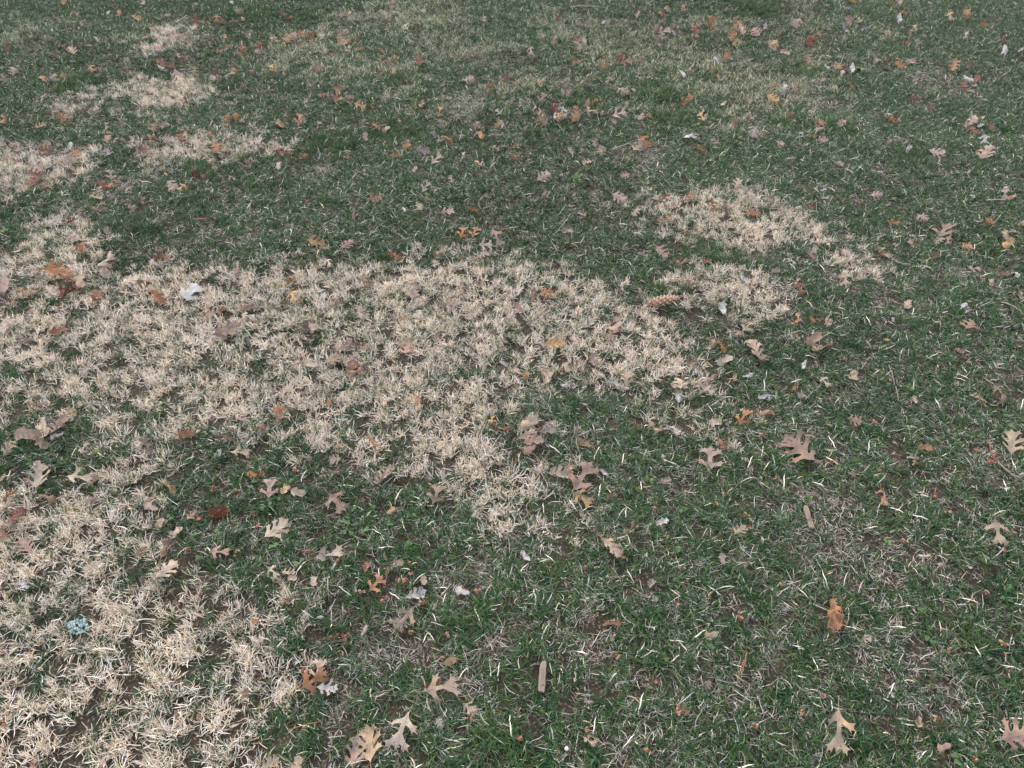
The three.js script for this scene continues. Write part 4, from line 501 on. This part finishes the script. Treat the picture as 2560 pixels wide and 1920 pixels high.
for (let v = 0; v < 10; v++) {
  let rnd = rng(5000 + v), B = Blades();
  for (let s = 0; s < 8; s++) { // sprigs that fan out from one crown
    const [cx, cz] = disc(rnd, 0.027), k = 0.8 + rnd() * 0.45, lz = rnd() * 6.283, tint = pick(rnd, STRAW);
    for (let i = 0; i < 7; i++) { const az = rnd() * 6.283, up = rnd(), [dx, dz] = disc(rnd, 0.004); blade(B, rnd, cx + dx, cz + dz, (0.016 + rnd() * 0.025) * k, 0.0012 + rnd() * 0.0011, az * 0.6 + lz * 0.4, up * 1.0 + 0.1, (rnd() - 0.2) * 1.6, vary(rnd, rnd() < 0.5 ? tint : rnd() < 0.85 ? pick(rnd, STRAW) : pick(rnd, DULL), 0.18), 0, 4, 0.7); }
  }
  for (let i = 0; i < 6; i++) { const [x, z] = disc(rnd, 0.03); blade(B, rnd, x, z, 0.02 + rnd() * 0.02, 0.0016 + rnd() * 0.001, rnd() * 6.283, 1.3 + rnd() * 0.3, (rnd() - 0.5) * 0.6, vary(rnd, rnd() < 0.6 ? pick(rnd, DULL) : pick(rnd, WHITE)), 0.002 + rnd() * 0.01, 3, 0.4); }
  TUFTS.straw.push(finish(B));
  rnd = rng(6000 + v); B = Blades();
  for (let s = 0; s < 9; s++) { const [cx, cz] = disc(rnd, 0.028), k = 0.75 + rnd() * 0.5, tint = pick(rnd, GREEN);
    for (let i = 0; i < 5; i++) { const [dx, dz] = disc(rnd, 0.005); blade(B, rnd, cx + dx, cz + dz, (0.015 + rnd() * 0.028) * k, 0.0014 + rnd() * 0.0013, rnd() * 6.283, 0.3 + rnd() * 0.9, 0.2 + rnd() * 1.1, vary(rnd, rnd() < 0.95 ? (rnd() < 0.5 ? tint : pick(rnd, GREEN)) : pick(rnd, STRAW), 0.28), 0, 4, 0.3); } }
  TUFTS.green.push(finish(B));
  rnd = rng(7000 + v); B = Blades();
  for (let i = 0; i < 44; i++) { const [x, z] = disc(rnd, 0.036), low = rnd() < 0.45; blade(B, rnd, x, z, 0.010 + rnd() * rnd() * 0.045, 0.0007 + rnd() * rnd() * 0.0013, rnd() * 6.283, 1.25 + rnd() * 0.32, (rnd() - 0.35) * 0.5, vary(rnd, low ? pick(rnd, [[.30, .255, .225], [.22, .185, .16], [.38, .33, .29]]) : pick(rnd, WHITE), 0.3), low ? 0.001 + rnd() * 0.004 : 0.003 + rnd() * 0.012, 3, 0.22); }
  TUFTS.thatch.push(finish(B));
  rnd = rng(8000 + v); B = Blades();
  for (let i = 0; i < 32; i++) { const [x, z] = disc(rnd, 0.02); blade(B, rnd, x, z, 0.03 + rnd() * 0.04, 0.0011 + rnd() * 0.0009, Math.atan2(z, x) + (rnd() - 0.5) * 1.6, 0.1 + rnd() * 0.7, 0.3 + rnd() * 0.8, vary(rnd, pick(rnd, [[.05, .11, .035], [.065, .14, .038], [.10, .165, .04]]), 0.25), 0, 4, 0.2); }
  TUFTS.lush.push(finish(B));
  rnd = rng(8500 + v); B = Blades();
  for (let i = 0; i < 50; i++) { const [x, z] = disc(rnd, 0.028); blade(B, rnd, x, z, 0.018 + rnd() * 0.028, 0.0011 + rnd() * 0.0009, rnd() * 6.283, 0.25 + rnd() * 0.9, 0.2 + rnd() * 0.8, vary(rnd, rnd() < 0.5 ? pick(rnd, [[.62, .58, .42], [.72, .68, .55], [.48, .46, .30]]) : pick(rnd, [[.07, .12, .045], [.12, .165, .065], [.05, .10, .04]]), 0.25), 0, 4, 0.3); }  // warm light on the far grass, painted in as pale yellowish blades
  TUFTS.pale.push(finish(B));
}
for (let v = 0; v < 4; v++) { // clover and other small round-leaved weeds
  const rnd = rng(9000 + v), B = Blades();
  for (let s = 0; s < 3; s++) { const cx = (rnd() - .5) * .03, cz = (rnd() - .5) * .03, h = 0.008 + rnd() * 0.01, col = vary(rnd, [.045, .115, .030], 0.35);
    for (let l = 0; l < 3; l++) { const a = l * 2.094 + rnd() * 0.5, r = 0.0022 + rnd() * 0.0016, ox = cx + Math.cos(a) * r, oz = cz + Math.sin(a) * r, b = B.p.length / 3; B.p.push(ox, h + .0008, oz); B.c.push(...col); for (let k = 0; k < 7; k++) { const t = k / 7 * 6.283; B.p.push(ox + Math.cos(t) * r, h + (rnd() - .3) * .001, oz + Math.sin(t) * r); B.c.push(...col); } for (let k = 0; k < 7; k++) B.i.push(b, b + 1 + (k + 1) % 7, b + 1 + k); } }
  TUFTS.clover.push(finish(B));
}
{
  const rnd = rng(31337), lists = {}; for (const k in TUFTS) lists[k] = TUFTS[k].map(() => []);
  const dummy = new THREE.Object3D();
  const add = (kind, x, z, s, tint, lean = 0.0, ky = 1) => {
    dummy.position.set(x, groundY(x, z) - 0.001, z); dummy.rotation.set((rnd() - .5) * 0.3 + lean * Math.cos(x * 2 + z), rnd() * 6.283, (rnd() - .5) * 0.3 + lean, 'ZXY'); dummy.scale.set(s, s * ky, s); dummy.updateMatrix();
    lists[kind][Math.floor(rnd() * lists[kind].length)].push([dummy.matrix.toArray(), tint]);
  };
  // leaves keep the blades under them down
  const cell = 0.25, grid = new Map(); for (const f of footprints) { for (let i = -1; i <= 1; i++) for (let j = -1; j <= 1; j++) { const k = (Math.floor(f[0] / cell) + i) + ',' + (Math.floor(f[1] / cell) + j); (grid.get(k) || grid.set(k, []).get(k)).push(f); } }
  const under = (x, z) => { const l = grid.get(Math.floor(x / cell) + ',' + Math.floor(z / cell)); if (!l) return false; for (const f of l) if (Math.hypot(f[0] - x, f[1] - z) < f[2] * 0.85) return true; return false; };
  const step = 0.036;
  for (let zz = -0.15; zz > -8.6; zz -= step) {
    const half = 1.35 + 0.72 * -zz;
    for (let xx = -half; xx < half; xx += step) {
      const x = xx + (rnd() - .5) * step * 1.5, z = zz + (rnd() - .5) * step * 1.5, q = 0.03 + 0.012 * -z;
      const jx = x + (rnd() + rnd() - 1) * q * 1.9, jz = z + (rnd() + rnd() - 1) * q * 2.3, dead = strawAt(jx, jz);
      const covered = under(x, z); if (covered && rnd() < 0.75) continue;
      const n1 = fbm(x * 3.1 + 5, z * 3.1, 101, 3), n2 = fbm(x * 9, z * 9, 131, 3), pale = spotAt(litSpots, x, z), lush = spotAt(lushSpots, x, z), thin = spotAt(sparseSpots, x, z), bald = spotAt(baldSpots, x, z);
      const tone = 0.75 + 0.5 * fbm(x * 2 + 70, z * 2, 151, 2);
      if (dead) {
        const gap = fbm(x * 12 + 3, z * 12, 171, 3);
        if (gap < (dead > 2 ? 0.30 : 0.36) + thin * 0.16) { if (rnd() < 0.6) add('green', x, z, 0.9, [tone, tone, tone]); if (rnd() < 0.3) add('thatch', x, z, 0.9, [.8, .78, .75]); if (rnd() < 0.62) continue; }
        if (rnd() < 0.95) { const w = 0.9 + 0.3 * n2 + (rnd() - .5) * 0.16;  add('straw', x, z, 0.76 + rnd() * 0.3, [w, w * 0.97, w * 0.93], (n1 - .5) * 0.5, covered ? 0.5 : 1); }
        if (rnd() < 0.36) add('green', x, z, 0.9, [.85, .9, .95]);
      } else {
        const g = clamp(0.90 + (n1 - 0.5) * 1.1 + (n2 - 0.5) * 0.8 - bald * 0.5 + lush * 0.5, 0.35, 1);
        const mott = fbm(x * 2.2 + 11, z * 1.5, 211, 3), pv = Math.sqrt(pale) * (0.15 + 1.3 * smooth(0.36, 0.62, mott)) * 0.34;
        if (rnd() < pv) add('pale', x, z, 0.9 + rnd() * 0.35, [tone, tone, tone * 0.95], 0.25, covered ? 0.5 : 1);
        else if (rnd() < g) add('green', x, z, 0.85 + rnd() * 0.4, [tone, tone, tone], 0.15, covered ? 0.5 : 1);
        if (lush > 0.05 && rnd() < lush * 0.8 && !covered) add('lush', x, z, 0.6 + rnd() * 0.4, [tone, tone, tone], 0.1);
        if (rnd() < 0.66 + bald * 0.6 + (n2 - .5) * 0.7 - lush * 0.3) { const w = 0.72 + rnd() * 0.3; add('thatch', x, z, 0.68 + rnd() * 0.3, [w, w, w]); }
        if (z > -3.2 && rnd() < 0.12 * smooth(0.4, 0.65, n1)) add('clover', x, z, 0.8 + rnd() * 0.5, [tone, tone, tone]);
      }
    }
  }
  const mats = { straw: 0.8, green: 0.55, thatch: 0.85, lush: 0.5, clover: 0.6, pale: 0.65 }, names = { straw: ['straw_grass', 'upright dead straw-coloured grass in pale patches'], green: ['green_grass', 'short dark green living grass'], thatch: ['thatch', 'bleached dead grass lying matted between the living blades'], lush: ['tall_grass', 'taller tufts of fresh green grass'], clover: ['clover', 'tiny round-leaved clover among the grass'], pale: ['lit_pale_grass', 'green grass tinted pale yellowish for how light catches the far lawn'] };
  let total = 0;
  for (const k in lists) {
    const G = new THREE.Group(); G.name = names[k][0]; tag(G, names[k][1], k === 'clover' ? 'clover' : 'grass', null, 'stuff');
    const m = new THREE.MeshStandardMaterial({ vertexColors: true, roughness: mats[k], side: THREE.DoubleSide });
    lists[k].forEach((l, i) => { if (!l.length) return; const im = new THREE.InstancedMesh(TUFTS[k][i], m, l.length); im.name = names[k][0] + '_blades'; im.userData.kind = 'stuff'; const c = new THREE.Color(), mm = new THREE.Matrix4(); l.forEach(([a, t], j) => { im.setMatrixAt(j, mm.fromArray(a)); im.setColorAt(j, c.setRGB(t[0], t[1], t[2])); }); im.castShadow = im.receiveShadow = true; G.add(im); total += l.length; });
    scene.add(G);
  }
  console.log('tufts', total);
}
renderer.render(scene, camera);
